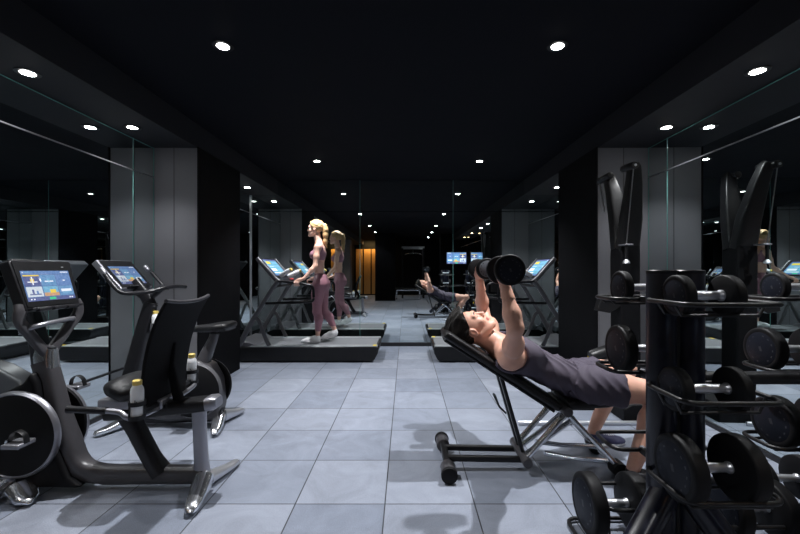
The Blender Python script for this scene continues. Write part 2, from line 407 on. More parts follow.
def dumbbell(label, loc, dia, length, face='disc_face', rot=None, group=None):
    """rubber headed dumbbell, handle along x, centre at loc"""
    t = thing('dumbbell', loc, label, 'dumbbell', group)
    R = dia / 2; th = dia * .28 - .006; L = length / 2; hr = .0165
    h = MB()
    prof = [(hr * 1.25, -L + th), (hr * 1.25, -L + th + .006), (hr, -L + th + .012)]
    for i in range(9):
        x = (-1 + 2 * i / 8) * (L - th - .02); prof.append((hr * (1.0 + .10 * math.cos(i / 8 * 2 * PI - PI) * .5), x))
    prof += [(hr, L - th - .012), (hr * 1.25, L - th - .006), (hr * 1.25, L - th)]
    h.lathe(prof, axis='x', n=24)
    def put(name, mb, mat, par, **k):
        o_ = obj(name, mb, mat, None, **k); o_.parent = par; return o_
    put('handle', h, 'alu', t)
    for s in (-1, 1):
        a = s * (L - th); b_ = s * L; f = lambda q: a + (b_ - a) * q
        d = MB().lathe([(hr * 1.1, f(0)), (R * .45, f(-.0)), (R * .93, f(.04)), (R * .985, f(.10)), (R, f(.2)), (R, f(.8)), (R * .985, f(.9)), (R * .93, f(.97)), (R * .84, f(1.)), (R * .80, f(.975)), (0, f(.975))], axis='x', n=48)
        wd = put('weight_head', d, 'rubber', t, smooth=50)
        q = MB(); q.cur = 0
        q.lathe([(0, f(.99)), (R * .76, f(.99)), (R * .78, f(.972))], axis='x', n=40)
        q.cur = 1
        for k in range(14):          # worn ring of marks and a small hub
            if k % 7 == 3: continue
            th_ = 2 * PI * k / 14
            c, n_ = math.cos(th_), math.sin(th_); r0, r1, w_ = R * .60, R * .655, R * .045
            x_ = f(.995)
            q.add([(x_, c * r0 - n_ * w_, n_ * r0 + c * w_), (x_, c * r1 - n_ * w_, n_ * r1 + c * w_), (x_, c * r1 + n_ * w_, n_ * r1 - c * w_), (x_, c * r0 + n_ * w_, n_ * r0 - c * w_)], [(0, 1, 2, 3)])
        q.add([(f(.996), -R * .10, -R * .10), (f(.996), R * .02, -R * .12), (f(.996), R * .10, R * .08), (f(.996), -R * .02, R * .12)], [(0, 1, 2, 3)])
        put('face_plate', q, [face, 'mark' if face == 'disc_face' else 'rubber'], wd)
    if rot: t.rotation_euler = rot
    return t

# ------------------------------------------------------------------ dumbbell towers
def tower(dx, label, hoops):
    ox, oy = 1.068 + dx, 1.55
    t = thing('dumbbell_rack', (ox, oy, 0), label, 'rack')
    for x in (1.014, 1.124):
        x += dx
        obj('post', MB().cyl((x, oy, .02), (x, oy, 1.192), .0525, 36, bevel=.004), 'post', t, smooth=30)
        obj('post_cap', MB().lathe([(.0535, 1.186), (.0535, 1.197), (.050, 1.2005), (.045, 1.2005), (.045, 1.194), (0, 1.194)], c=(x, oy, 0), n=36), 'plastic', t)
    obj('post_joint', MB().box(1.05 + dx, 1.09 + dx, oy - .02, oy + .02, .05, 1.18), 'black', t)
    obj('base_bar', MB().box(1.04 + dx, 1.10 + dx, 1.50, 1.98, .0, .045), 'post', t, bevel=.006)
    for a, b_ in (((1.035, 1.54, .35), (.69, 1.36, .03)), ((1.10, 1.54, .35), (1.27, 1.33, .03))):
        a, b_ = V(a) + V((dx, 0, 0)), V(b_) + V((dx, 0, 0))
        obj('leg', MB().sweep([a, a.lerp(b_, .5), b_, b_ + (b_ - a).normalized() * .01], [(.046, .046), (.044, .044), (.040, .036)], 16, e=3), 'post', t)
    for (x0, x1, y0, y1, z, rr, dc) in hoops:
        h = MB().tube(fillet([(x0, y0, z), (x1, y0, z), (x1, y1, z), (x0, y1, z)], .055, 6, closed=True), .0088, 12, closed=True)
        yc = (y0 + y1) / 2
        if rr:
            dz, yy, hw = dc
            for s in (-1, 1): h.tube([(x0 + .004, yy + s * hw, z), (x0 + .03, yy + s * hw, dz), (x1 - .03, yy + s * hw, dz), (x1 - .004, yy + s * hw, z)], .006, 8)
        # arms to the posts
        ya = y1 if yc < oy else y0; s_ = 1 if yc < oy else -1
        for x in (1.014 + dx, 1.124 + dx):
            if abs(ya - oy) > .02: h.box(x - .018, x + .018, min(ya, oy), max(ya, oy), z - .012, z + .012)
        hp = obj('shelf_loop', h, 'black', t, smooth=40)
        cl = MB()
        for x in (1.014 + dx, 1.124 + dx): cl.cyl((x, ya - .012 * s_, z), (x, ya + .010 * s_, z), .014, 12)
        obj('bolt_collar', cl, 'grey_metal', hp)
    return t
def cradle(zc, dia, y, hw):   # rod height so that a head of this diameter rests on two rods
    R = dia / 2; return (zc - math.sqrt(max((R + .006) ** 2 - hw ** 2, 1e-6)), y, hw)
DB = [  # x start, y, z, dia, length, label
    (.975, 1.42, 1.107, .150, .210, 'dumbbell with bright handle on the top front loop of the near rack, before the posts'),
    (.963, 1.42, .7685, .157, .245, 'dumbbell on the second front loop of the near rack, before the black posts'),
    (.945, 1.385, .4986, .229, .262, 'largest dumbbell with steel handle, lowest front loop of the near rack'),
    (.956, 1.76, 1.121, .149, .240, 'small dumbbell left of the post caps on the top rear loop of the near rack'),
    (.945, 1.76, .848, .205, .260, 'dumbbell above the man\'s knees, on the second rear loop of the near rack'),
    (.79, 1.745, .158, .256, .265, 'big dumbbell lowest and leftmost on the near rack, beside the bench foot'),
    (1.65, 1.76, 1.123, .130, .24, 'small dumbbell on the top rear loop of the right rack, before the reflected woman'),
    (1.598, 1.76, .845, .190, .26, 'dumbbell on the second rear loop of the right rack, above the black crossbeam'),
    (1.645, 1.76, .5186, .225, .26, 'dumbbell on the third rear loop of the right rack, under the crossbeam'),
    (1.375, 1.70, .165, .23, .255, 'dumbbell at the bottom of the picture behind the feet of the posts'),
    (1.68, 1.90, .187, .21, .28, 'dumbbell with shining handle low at the right edge beside the slanted leg'),
]
for (x0, y, z, dia, L, lab) in DB:
    dumbbell('black ' + lab if len(lab.split()) < 16 else lab, (x0 + L / 2, y, z), dia, L)
hw = .045
r1 = tower(0, 'near black dumbbell rack with two round posts and wire loops', [
    (.94, 1.275, 1.30, 1.565 - .02, 1.083, 1, cradle(1.107, .150, 1.42, hw)), (.94, 1.275, 1.30, 1.545, .753, 1, cradle(.7685, .157, 1.42, hw)), (.94, 1.275, 1.30, 1.545, .42, 1, cradle(.4986, .229, 1.385, .06)),
    (.89, 1.30, 1.665, 1.85, 1.075, 1, cradle(1.121, .149, 1.76, hw)), (.89, 1.30, 1.665, 1.85, .763, 1, cradle(.848, .205, 1.76, .055)), (.89, 1.30, 1.665, 1.85, .433, 0, 0), (.85, 1.30, 1.64, 1.85, .188, 1, cradle(.158, .256, 1.745, .07)),
    (.76, 1.28, 1.40, 1.86, .016, 0, 0)])
r2 = tower(.69, 'black dumbbell rack at the right picture edge carrying rear dumbbells', [
    (1.58, 1.99, 1.665, 1.85, 1.075, 1, cradle(1.123, .130, 1.76, hw)), (1.58, 1.99, 1.665, 1.85, .763, 1, cradle(.845, .190, 1.76, .055)), (1.58, 1.99, 1.665, 1.85, .433, 1, cradle(.5186, .225, 1.76, .06)),
    (1.27, 2.06, 1.62, 2.0, .13, 0, 0), (1.63, 1.96, 1.30, 1.545, 1.083, 0, 0), (1.63, 1.96, 1.30, 1.545, .753, 0, 0), (1.63, 1.96, 1.30, 1.545, .42, 0, 0)])
low = MB()
for y_, r_, zc in ((1.70, .115, .165), (1.90, .105, .187)):
    for s in (-1, 1):
        zz = zc - math.sqrt((r_ + .006) ** 2 - .05 ** 2)
        low.tube([(1.275, y_ + s * .05, .13), (1.30, y_ + s * .05, zz), (2.02, y_ + s * .05, zz), (2.05, y_ + s * .05, .13)], .006, 8)
obj('cradle_rods', low, 'black', r2)
obj('crossbeam', MB().cyl((1.176, 1.575, .765), (1.64, 1.575, .765), .026, 24), 'plastic', r2)

# ------------------------------------------------------------------ touch screens
def ui_mats(dim):
    k = 'ui%s' % dim
    if k + '0' not in M:
        cols = [(.02, .045, .22), (.05, .16, .42), (.06, .22, .46), (.55, .62, .70), (.10, .35, .55), (.75, .55, .08), (.05, .55, .25), (.75, .80, .9), (.50, .26, .12), (.02, .10, .30), (.04, .30, .42)]
        for i, c in enumerate(cols): M[k + str(i)] = emitter('screen_colour', c, dim, var=.25 if i not in (5, 6, 7) else 0)
    return [k + str(i) for i in range(11)]
def ui_screen(fr, w, h, par, dim=1.6, kind='tiles'):
    """screen in the frame fr(a across, b out, c up), origin at the centre"""
    s = MB(); s.cur = 9
    s.box(-w / 2, w / 2, 0, .001, -h / 2, h / 2, fr)
    def r(x0, x1, z0, z1, ci, lift=.0013):
        s.cur = ci; s.add([fr(w * (x0 - .5), lift, h * (z0 - .5)), fr(w * (x1 - .5), lift, h * (z0 - .5)), fr(w * (x1 - .5), lift, h * (z1 - .5)), fr(w * (x0 - .5), lift, h * (z1 - .5))], [(0, 1, 2, 3)])
    if kind == 'tiles':
        r(0, 1, .90, 1, 1); r(.02, .05, .93, .97, 7); r(.06, .18, .93, .97, 4); r(.80, .97, .925, .975, 7); r(0, 1, 0, .12, 0)
        X = [(.02, .33), (.35, .66), (.68, .99)]
        for j, (z0, z1) in enumerate(((.49, .86), (.14, .47))):
            for i, (a, b_) in enumerate(X):
                r(a, b_, z0, z1, [[0, 2, 1], [3, 4, 2]][j][i], .0016)
        r(.02, .33, .82, .86, 5, .002)
        # little pictures in the tiles
        for (x0, x1, z0, z1, c) in [(.14, .21, .60, .74, 5), (.165, .19, .53, .80, 7), (.08, .27, .61, .645, 7), (.42, .60, .62, .66, 7), (.48, .53, .58, .74, 4), (.81, .86, .64, .68, 7), (.06, .29, .20, .235, 0), (.12, .16, .24, .38, 0), (.20, .24, .22, .33, 1),
                                    (.35, .66, .14, .26, 8), (.48, .60, .24, .36, 5), (.35, .66, .38, .47, 4), (.72, .95, .27, .36, 7), (.75, .92, .22, .25, 4),
                                    (.43, .56, .025, .10, 6), (.05, .08, .04, .08, 7), (.11, .14, .04, .08, 7), (.86, .89, .04, .08, 7), (.91, .94, .04, .08, 7)]:
            r(x0, x1, z0, z1, c, .0022)
    else:
        r(0, 1, .93, 1, 0); r(.05, .95, .10, .90, 10)
        for (x0, x1, z0, z1, c) in [(.08, .40, .72, .87, 5), (.50, .92, .72, .87, 4), (.08, .92, .50, .66, 4), (.12, .45, .54, .57, 7), (.08, .45, .28, .44, 7), (.50, .92, .28, .44, 4), (.08, .60, .15, .20, 7), (.40, .60, .02, .08, 6)]:
            r(x0, x1, z0, z1, c, .002)
    o = obj('screen', s, ui_mats(dim), par, smooth=0); return o

def bottle(x, y, z, label, tilt=None, r=.028, h=.175):
    t = thing('water_bottle', (x, y, z), label, 'bottle')
    def put(name, mb, mat, par):
        o_ = obj(name, mb, mat, None); o_.parent = par; return o_
    put('bottle_body', MB().lathe([(0, 0), (r * .92, 0), (r, .006), (r, h * .70), (r * .93, h * .78), (r * .66, h * .87), (r * .62, h * .885), (0, h * .885)], n=24), 'white', t)
    put('cap', MB().lathe([(r * .66, h * .87), (r * .72, h * .88), (r * .72, h * .985), (r * .62, h), (0, h)], n=24), 'yellow_cap', t)
    lb = MB()
    for a0, z0, z1 in ((-.35, .42, .50), (-.15, .42, .46), (-.25, .34, .36)):   # small dark print on the side
        lb.add([(r * 1.01 * math.cos(a), r * 1.01 * math.sin(a), h * zz) for a, zz in ((a0 - 1.0, z0), (a0 - .88, z0), (a0 - .88, z1), (a0 - 1.0, z1))], [(0, 1, 2, 3)])
    put('print', lb, 'grey_plastic', t)
    if tilt: t.rotation_euler = tilt
    return t

# ------------------------------------------------------------------ recumbent bike (front left)
def foot_tip(mb, a, b_, w0=.045, w1=.03, h0=.05, h1=.02):
    a, b_ = V(a), V(b_)
    pts = [a.lerp(b_, q) for q in (0, .25, .5, .75, .95, 1.)]
    zs = [h0, h0 * .8, h0 * .6, h0 * .45, h1, h1 * .5]
    path = [V((p.x, p.y, max(z_, .004) + .012)) for p, z_ in zip(pts, zs)]
    mb.sweep(path, [(w0, h0), (w0 * .98, h0 * .8), (w0 * .9, h0 * .6), (w0 * .8, h0 * .45), (w1, h1), (w1 * .6, h1 * .5)], 16, e=2.8)
bk = thing('recumbent_bike', (-1.62, 2.14, 0), 'black recumbent exercise bike with tall fabric backrest, front left of the gym', 'exercise bike')
Y0 = 2.14
# main frame: console column, floor beam and slanted seat support in one moulding
fr_ = MB()
col_path = catmull([(-1.985, Y0, .70), (-1.955, Y0, .60), (-1.91, Y0, .42), (-1.86, Y0, .27), (-1.80, Y0, .135), (-1.68, Y0, .085), (-1.45, Y0, .08), (-1.10, Y0, .08)], 6)
fr_.sweep(col_path, [(.055, .045), (.055, .045), (.055, .05), (.055, .06), (.055, .055), (.05, .04), (.048, .04), (.045, .038)], 20, e=3.2, up=(0, 1, 0))
obj('frame', fr_, 'grey_plastic', bk, smooth=50)
sp = MB().sweep(catmull([(-1.34, Y0, .09), (-1.40, Y0, .18), (-1.48, Y0, .33), (-1.535, Y0, .43)], 5), [(.045, .05), (.04, .045), (.04, .045), (.045, .055)], 18, e=3.2, up=(0, 1, 0))
obj('seat_support', sp, 'plastic', bk, smooth=50)
obj('seat_rail', MB().sweep([(-1.60, Y0 - .03, .425), (-1.52, Y0 - .03, .435), (-1.12, Y0 - .03, .475), (-1.06, Y0 - .03, .482)], [(.055, .03), (.055, .036), (.055, .036), (.055, .034)], 18, e=4), 'black', bk, smooth=40)
obj('rail_end_cap', MB().sweep([(-1.065, Y0 - .03, .482), (-1.03, Y0 - .03, .487), (-1.01, Y0 - .03, .489)], [(.057, .037), (.055, .036), (.04, .026)], 18, e=4), 'grey_metal', bk, smooth=40)
obj('rear_post', MB().sweep([(-1.12, Y0, .06), (-1.122, Y0, .15), (-1.13, Y0, .30), (-1.135, Y0, .47)], [(.045, .038), (.035, .03), (.033, .028), (.036, .030)], 18, e=3, up=(0, 1, 0)), 'grey_metal', bk, smooth=50)
rf = MB(); foot_tip(rf, (-1.10, Y0 - .02, 0), (-1.045, Y0 - .255, 0), .05, .028, .05, .02); obj('rear_foot', rf, 'chrome', bk, smooth=60)
rf = MB(); foot_tip(rf, (-1.10, Y0 + .02, 0), (-1.035, Y0 + .26, 0), .04, .022, .035, .015); obj('rear_foot', rf, 'alu', bk, smooth=60)
rf = MB(); foot_tip(rf, (-2.12, Y0 - .06, 0), (-2.17, Y0 - .30, 0), .07, .03, .06, .02); obj('front_foot', rf, 'chrome', bk, smooth=60)
rf = MB(); foot_tip(rf, (-2.02, Y0 - .10, 0), (-1.90, Y0 - .17, 0), .06, .016, .045, .012); foot_tip(rf, (-2.12, Y0 + .06, 0), (-2.17, Y0 + .30, 0), .05, .03, .05, .02); obj('front_foot', rf, 'chrome', bk, smooth=60)
# housing with the round flywheel cover
prof = [(-2.30, .05), (-2.30, .40), (-2.25, .50), (-2.12, .555), (-2.03, .60), (-1.985, .66), (-1.955, .60), (-1.93, .45), (-1.87, .30), (-1.79, .10), (-1.72, .045)]
obj('housing', MB().prism(prof, Y0 - .085, Y0 + .085), 'matte_black', bk, bevel=.02, segs=4, smooth=40)
for sy in (-1, 1):
    c = (-2.045, Y0 + sy * .085, .335)
    d = MB().lathe([(0, sy * .030), (.19, sy * .030), (.205, sy * .024), (.222, sy * .018), (.228, 0), (.22, -sy * .01)], c=c, axis='y', n=56); dd = obj('flywheel_cover', d, 'rubber', bk, smooth=40)
    obj('cover_rim', MB().lathe([(.214, sy * .022), (.217, sy * .027), (.224, sy * .020), (.229, sy * .006), (.229, -sy * .002)], c=c, axis='y', n=56), 'grey_metal', dd)
    # crank and strapped pedal
    cc = V((-2.03, Y0 + sy * .10, .315)); pe = V((-1.93, Y0 + sy * .16, .335)) if sy < 0 else V((-1.90, Y0 + sy * .17, .50))
    if sy > 0: pe = V((-1.98, Y0 + .17, .50))
    ck = MB().cyl(cc, cc + V((0, sy * .05, 0)), .022, 20, bevel=.004); ck.sweep([cc + V((0, sy * .045, 0)), (cc + pe) / 2 + V((0, sy * .01, 0)), pe + V((0, -sy * .02, 0))], [(.016, .010), (.013, .009), (.015, .009)], 12, e=3, up=(0, 1, 0))
    obj('crank', ck, 'chrome', bk)
    pd = MB().box(pe.x - .045, pe.x + .045, pe.y - .01, pe.y + .085 * sy if sy > 0 else pe.y + .01, pe.z - .012, pe.z + .012) if sy > 0 else MB().box(pe.x - .045, pe.x + .045, pe.y - .085, pe.y + .01, pe.z - .012, pe.z + .012)
    po = obj('pedal', pd, 'grey_metal', bk, bevel=.006)
    ym = pe.y + sy * .04
    obj('strap', MB().sweep(catmull([(pe.x - .04, ym, pe.z + .005), (pe.x - .03, ym, pe.z + .045), (pe.x, ym, pe.z + .065), (pe.x + .035, ym, pe.z + .045), (pe.x + .045, ym, pe.z + .005)], 5), (.0025, .016), 8, up=(0, 1, 0)), 'black', po)
# chrome neck and console
obj('neck', MB().sweep([(-1.955, Y0, .565), (-1.965, Y0, .64), (-1.975, Y0, .73), (-1.97, Y0, .775)], [(.050, .042), (.050, .043), (.052, .040), (.046, .034)], 20, e=3.5, up=(0, 1, 0)), 'chrome', bk, smooth=45)
def console_frame(o, top, bot):
    u = (V(top) - V(bot)).normalized(); r_ = V((0, 1, 0)); n_ = r_.cross(u)
    return frame3(o, r_, n_, u), u, n_
top, bot = V((-2.0, Y0, 1.252)), V((-1.925, Y0, .993))
cf, u, n_ = console_frame((top + bot) / 2, top, bot)
H = (top - bot).length
cs = MB().prism([(-.182, H / 2 - .012), (-.17, H / 2), (.17, H / 2), (.182, H / 2 - .012), (.165, -H / 2), (-.165, -H / 2)], -.055, 0, fr=cf)
co = obj('console', cs, 'plastic', bk, bevel=.006, segs=3)
obj('bezel', MB().prism([(-.168, H / 2 - .014), (.168, H / 2 - .014), (.152, -H / 2 + .016), (-.152, -H / 2 + .016)], 0, .003, fr=cf), 'black', co)
sfr = frame3(cf(0, .0035, -.008), (0, 1, 0), n_, u)
ui_screen(sfr, .285, .165, co, 1.15)
obj('indicator_lamp', MB().box(.105, .118, .003, .0045, .094, .099, fr=cf), 'alu', co)
lg = MB(); lg.box(-.155, .155, -.002, .028, -H / 2 - .006, -H / 2 + .008, fr=cf)
for a in (-.09, 0, .085): lg.box(a - .035, a + .035, .01, .032, -H / 2 - .014, -H / 2 + .002, fr=cf)
obj('reading_rest', lg, 'plastic', co, bevel=.003)
obj('camera_bar', MB().box(-.14, .02, -.05, -.02, H / 2 - .004, H / 2 + .012, fr=cf), 'plastic', co, bevel=.003)
# Y shaped handlebar bracket under the console
br_ = MB()
loop = catmull([(-.165, .0, -.10), (-.175, .0, -.17), (-.125, .0, -.235), (-.05, .0, -.32), (0, 0, -.362), (.05, 0, -.32), (.125, 0, -.235), (.178, .0, -.17), (.165, .0, -.10)], 6)
br_.sweep([cf(p.x, -.02 - .075 * max(0, -p.z - .13) / .2, p.z) for p in loop], (.030, .017), 16, e=2.6, up=n_)
obj('bracket', br_, 'grey_plastic', bk, smooth=60)
obj('crossbar', MB().tube(catmull([cf(-.135, -.05, -.222), cf(-.09, -.01, -.215), cf(.09, -.01, -.205), cf(.14, -.05, -.205)], 5), .013, 14), 'grey_metal', bk)
obj('bracket_root', MB().sweep([cf(0, -.085, -.33), cf(0, -.11, -.37), V((-1.972, Y0, .74))], [(.03, .02), (.04, .03), (.045, .036)], 18, e=3, up=(0, 1, 0)), 'plastic', bk, smooth=60)
# seat
seat = MB().sweep(catmull([(-1.57, Y0, .555), (-1.55, Y0, .575), (-1.50, Y0, .58), (-1.44, Y0, .565), (-1.36, Y0, .60)], 6), [(.08, .015), (.14, .045), (.17, .05), (.18, .05), (.16, .03)], 24, e=3, up=(0, 0, 1))
obj('seat', seat, 'vinyl', bk, smooth=60)
obj('seat_carriage', MB().box(-1.62, -1.28, Y0 - .10, Y0 + .09, .465, .52), 'grey_metal', bk, bevel=.012)
# backrest: fabric stretched over a curved frame
bv = MB(); na, nb = 15, 20; rows = []
for j in range(nb + 1):
    q = j / nb
    x = -1.318 + .100 * q - .030 * math.sin(q * PI); z = .48 + .545 * q
    for i in range(na + 1):
        s_ = i / na * 2 - 1; w_ = (.190 + .018 * q)
        rows.append((x - .015 * s_ * s_ * (1 - .3 * q) + (0.03 * (q ** 8)), Y0 + s_ * w_, z + .018 * s_ * s_ * q ** 6 - .03 * (1 - s_ * s_) * (1 - q) ** 6))
vs = rows + [(x + .018, y, z) for x, y, z in rows]; n1 = na + 1; N = len(rows); fs = []
for j in range(nb):
    for i in range(na):
        a = j * n1 + i; fs.append((a, a + 1, a + n1 + 1, a + n1)); fs.append((N + a, N + a + n1, N + a + n1 + 1, N + a + 1))
for j in range(nb):
    for a in (j * n1, j * n1 + na): fs.append((a, a + n1, N + a + n1, N + a))
for i in range(na):
    for a in (i, nb * n1 + i): fs.append((a, a + 1, N + a + 1, N + a))
bv.add(vs, fs); ba = obj('backrest', bv, 'mesh_fabric', bk, bevel=.006, smooth=50)
obj('top_piping', MB().tube([(x + .009, y, z + .003) for x, y, z in rows[-n1:]], .010, 10), 'grey_plastic', ba)
obj('backrest_bracket', MB().sweep([(-1.22, Y0 - .03, .47), (-1.25, Y0 - .02, .55), (-1.29, Y0, .68), (-1.275, Y0, .80)], [(.03, .02), (.025, .015), (.02, .012), (.015, .01)], 12, e=3, up=(0, 1, 0)), 'mesh_fabric', bk)
for sy in (-1, 1):
    yy = Y0 + sy * .275
    g_ = MB().tube(catmull([(-1.30, Y0 + sy * .10, .475), (-1.31, yy, .49), (-1.36, yy + sy * .015, .525), (-1.43, yy + sy * .015, .532)], 6), .013, 14)
    hh = obj('side_handle', g_, 'grey_metal', bk)
    obj('grip', MB().tube(catmull([(-1.42, yy + sy * .015, .532), (-1.50, yy + sy * .015, .535), (-1.605, yy + sy * .012, .538)], 5), [(.0165,) * 2] * 5 + [(.019,) * 2], 16), 'plastic', hh)
    cx, cy = (-1.275 if sy < 0 else -1.335), Y0 + sy * .29
    cup = MB().lathe([(.034, .50), (.036, .50), (.036, .515), (.034, .515), (.034, .50)], c=(cx, cy, 0), n=28); cup.lathe([(.034, .56), (.037, .56), (.037, .58), (.034, .58), (.034, .56)], c=(cx, cy, 0), n=28)
    cup.lathe([(0, .495), (.036, .495), (.036, .502), (0, .502)], c=(cx, cy, 0), n=28)
    for a in (0, 2.1, 4.2): cup.box(cx + .034 * math.cos(a) - .003, cx + .034 * math.cos(a) + .003, cy + .034 * math.sin(a) - .003, cy + .034 * math.sin(a) + .003, .5, .58)
    cup.box(cx - .012, cx + .012, cy - sy * .15 if sy > 0 else cy + .03, cy - sy * .03 if sy > 0 else cy + .15, .505, .525)
    obj('bottle_holder', cup, 'black', bk)
bottle(-1.275, Y0 - .29, .503, 'white bottle with gold cap in the near holder of the recumbent bike')
bottle(-1.335, Y0 + .29, .503, 'white bottle in the far holder, half hidden behind the fabric backrest')

# ------------------------------------------------------------------ upright bike (behind, before the pillar)
Y1 = 3.03
ub = thing('upright_bike', (-1.80, Y1, 0), 'dark upright exercise bike with saddle and tilted console before the left pillar', 'exercise bike')
obj('frame', MB().sweep(catmull([(-1.98, Y1, .95), (-2.02, Y1, .80), (-2.08, Y1, .55), (-2.13, Y1, .30), (-2.10, Y1, .12), (-1.95, Y1, .075), (-1.70, Y1, .075), (-1.42, Y1, .08)], 6), [(.04, .035), (.045, .045), (.05, .06), (.055, .08), (.06, .06), (.055, .045), (.05, .04), (.045, .038)], 20, e=5, up=(0, 1, 0)), 'plastic', ub, smooth=50)
for sy in (-1, 1):
    a = MB(); foot_tip(a, (-1.44, Y1 + sy * .02, 0), (-1.37, Y1 + sy * .245, 0), .045, .026, .05, .018); obj('rear_foot', a, 'chrome' if sy < 0 else 'alu', ub, smooth=60)
    a = MB(); foot_tip(a, (-2.12, Y1 + sy * .02, 0), (-2.22, Y1 + sy * .25, 0), .045, .026, .045, .018); obj('front_foot', a, 'chrome', ub, smooth=60)
hp = [(-1.44, .06), (-1.42, .16), (-1.44, .36), (-1.50, .47), (-1.60, .52), (-1.80, .46), (-1.98, .36), (-2.08, .20), (-2.05, .08), (-1.80, .05)]
obj('housing', MB().prism(hp, Y1 - .08, Y1 + .08), 'grey_plastic', ub, bevel=.025, segs=4, smooth=40)
for sy in (-1, 1):
    c = (-1.60, Y1 + sy * .08, .29)
    dd = obj('flywheel_cover', MB().lathe([(0, sy * .028), (.19, sy * .028), (.205, sy * .016), (.21, 0), (.20, -sy * .01)], c=c, axis='y', n=48), 'rubber', ub, smooth=40)
    obj('cover_rim', MB().lathe([(.198, sy * .022), (.201, sy * .026), (.207, sy * .016), (.212, 0)], c=c, axis='y', n=48), 'frame_grey', dd)
    cc = V((-1.68, Y1 + sy * .10, .30)); pe = cc + V((.10, sy * .06, .12)) * (-sy)
    pe = V((cc.x - sy * .09, cc.y + sy * .06, cc.z - sy * .13))
    ck = MB().cyl(cc, cc + V((0, sy * .05, 0)), .02, 18, bevel=.004); ck.sweep([cc + V((0, sy * .045, 0)), pe + V((0, -sy * .015, 0))], [(.015, .009), (.014, .009)], 12, e=3, up=(0, 1, 0)); obj('crank', ck, 'chrome', ub)
    y_a, y_b = sorted((pe.y - sy * .005, pe.y + sy * .085))
    po = obj('pedal', MB().box(pe.x - .045, pe.x + .045, y_a, y_b, pe.z - .012, pe.z + .012), 'grey_metal', ub, bevel=.006)
    ym = pe.y + sy * .045
    obj('strap', MB().sweep(catmull([(pe.x - .04, ym, pe.z), (pe.x - .03, ym, pe.z + .045), (pe.x, ym, pe.z + .062), (pe.x + .035, ym, pe.z + .04), (pe.x + .045, ym, pe.z)], 5), (.0025, .016), 8, up=(0, 1, 0)), 'black', po)
obj('seat_tube', MB().sweep([(-1.60, Y1, .42), (-1.545, Y1, .56), (-1.50, Y1, .66), (-1.485, Y1, .71)], [(.05, .06), (.042, .045), (.032, .032), (.03, .03)], 18, e=3, up=(0, 1, 0)), 'grey_plastic', ub, smooth=50)
sd = MB().sweep(catmull([(-1.73, Y1, .735), (-1.66, Y1, .745), (-1.55, Y1, .75), (-1.45, Y1, .76), (-1.37, Y1, .77), (-1.345, Y1, .77)], 5), [(.018, .012), (.035, .022), (.06, .028), (.105, .034), (.11, .034), (.08, .02)], 22, e=2.6)
so = obj('saddle', sd, 'vinyl', ub, smooth=60); obj('saddle_edge', MB().sweep(catmull([(-1.72, Y1, .722), (-1.55, Y1, .728), (-1.36, Y1, .74)], 5), [(.015, .006), (.05, .008), (.095, .008)], 18), 'grey_plastic', so)
top, bot = V((-2.265, Y1, 1.277)), V((-2.08, Y1, 1.062)); cf, u, n_ = console_frame((top + bot) / 2, top, bot); H = (top - bot).length
co = obj('console', MB().prism([(-.18, H / 2), (.18, H / 2), (.175, -H / 2), (-.175, -H / 2)], -.05, 0, fr=cf), 'grey_metal', ub, bevel=.008, segs=3)
obj('bezel', MB().prism([(-.168, H / 2 - .01), (.168, H / 2 - .01), (.165, -H / 2 + .012), (-.165, -H / 2 + .012)], 0, .003, fr=cf), 'black', co)
ui_screen(frame3(cf(0, .0035, -.015), (0, 1, 0), n_, u), .27, .175, co, .9)
obj('reading_rest', MB().box(-.12, .12, -.002, .03, -H / 2 - .005, -H / 2 + .01, fr=cf), 'plastic', co, bevel=.003)
obj('console_stem', MB().sweep([(-1.975, Y1, .90), (-2.02, Y1, 1.0), (-2.12, Y1, 1.10)], [(.045, .035), (.045, .03), (.06, .03)], 16, e=3, up=(0, 1, 0)), 'plastic', ub, smooth=50)
hb = MB().tube(catmull([(-2.17, Y1 - .235, 1.19), (-2.12, Y1 - .24, 1.12), (-2.06, Y1 - .235, 1.05), (-2.02, Y1 - .20, 1.03), (-1.95, Y1 - .08, 1.035), (-1.88, Y1, 1.06), (-1.85, Y1 + .10, 1.068), (-1.85, Y1 + .24, 1.06)], 6), .0155, 14)
hb.tube(catmull([(-1.88, Y1 + .05, 1.06), (-1.97, Y1 + .16, 1.05), (-2.04, Y1 + .22, 1.09), (-2.13, Y1 + .235, 1.18)], 6), .0155, 14); hb.tube([(-1.99, Y1, .98), (-1.90, Y1, 1.055)], .022, 14)
hbo = obj('handlebar', hb, 'plastic', ub)
for yy in (-.236, .233): obj('grip_end', MB().cyl((-2.155, Y1 + yy, 1.172 if yy < 0 else 1.165 + .03), (-2.185, Y1 + yy, 1.215 if yy < 0 else 1.235), .0175, 14, bevel=.003), 'grey_metal', hbo)
cx, cz = -1.945, .70
cup = MB()
for zz in (.715, .775): cup.lathe([(.031, zz), (.034, zz), (.034, zz + .014), (.031, zz + .014), (.031, zz)], c=(cx, Y1, 0), n=24)
cup.lathe([(0, .70), (.034, .70), (.034, .706), (0, .706)], c=(cx, Y1, 0), n=24); cup.box(cx - .10, cx - .03, Y1 - .012, Y1 + .012, .72, .785)
for a in (0, 2.1, 4.2): cup.box(cx + .0325 * math.cos(a) - .003, cx + .0325 * math.cos(a) + .003, Y1 + .0325 * math.sin(a) - .003, Y1 + .0325 * math.sin(a) + .003, .70, .785)
obj('bottle_holder', cup, 'grey_metal', ub)
bottle(cx, Y1, .707, 'white bottle with gold cap held on the upright bike, beside its console stem')

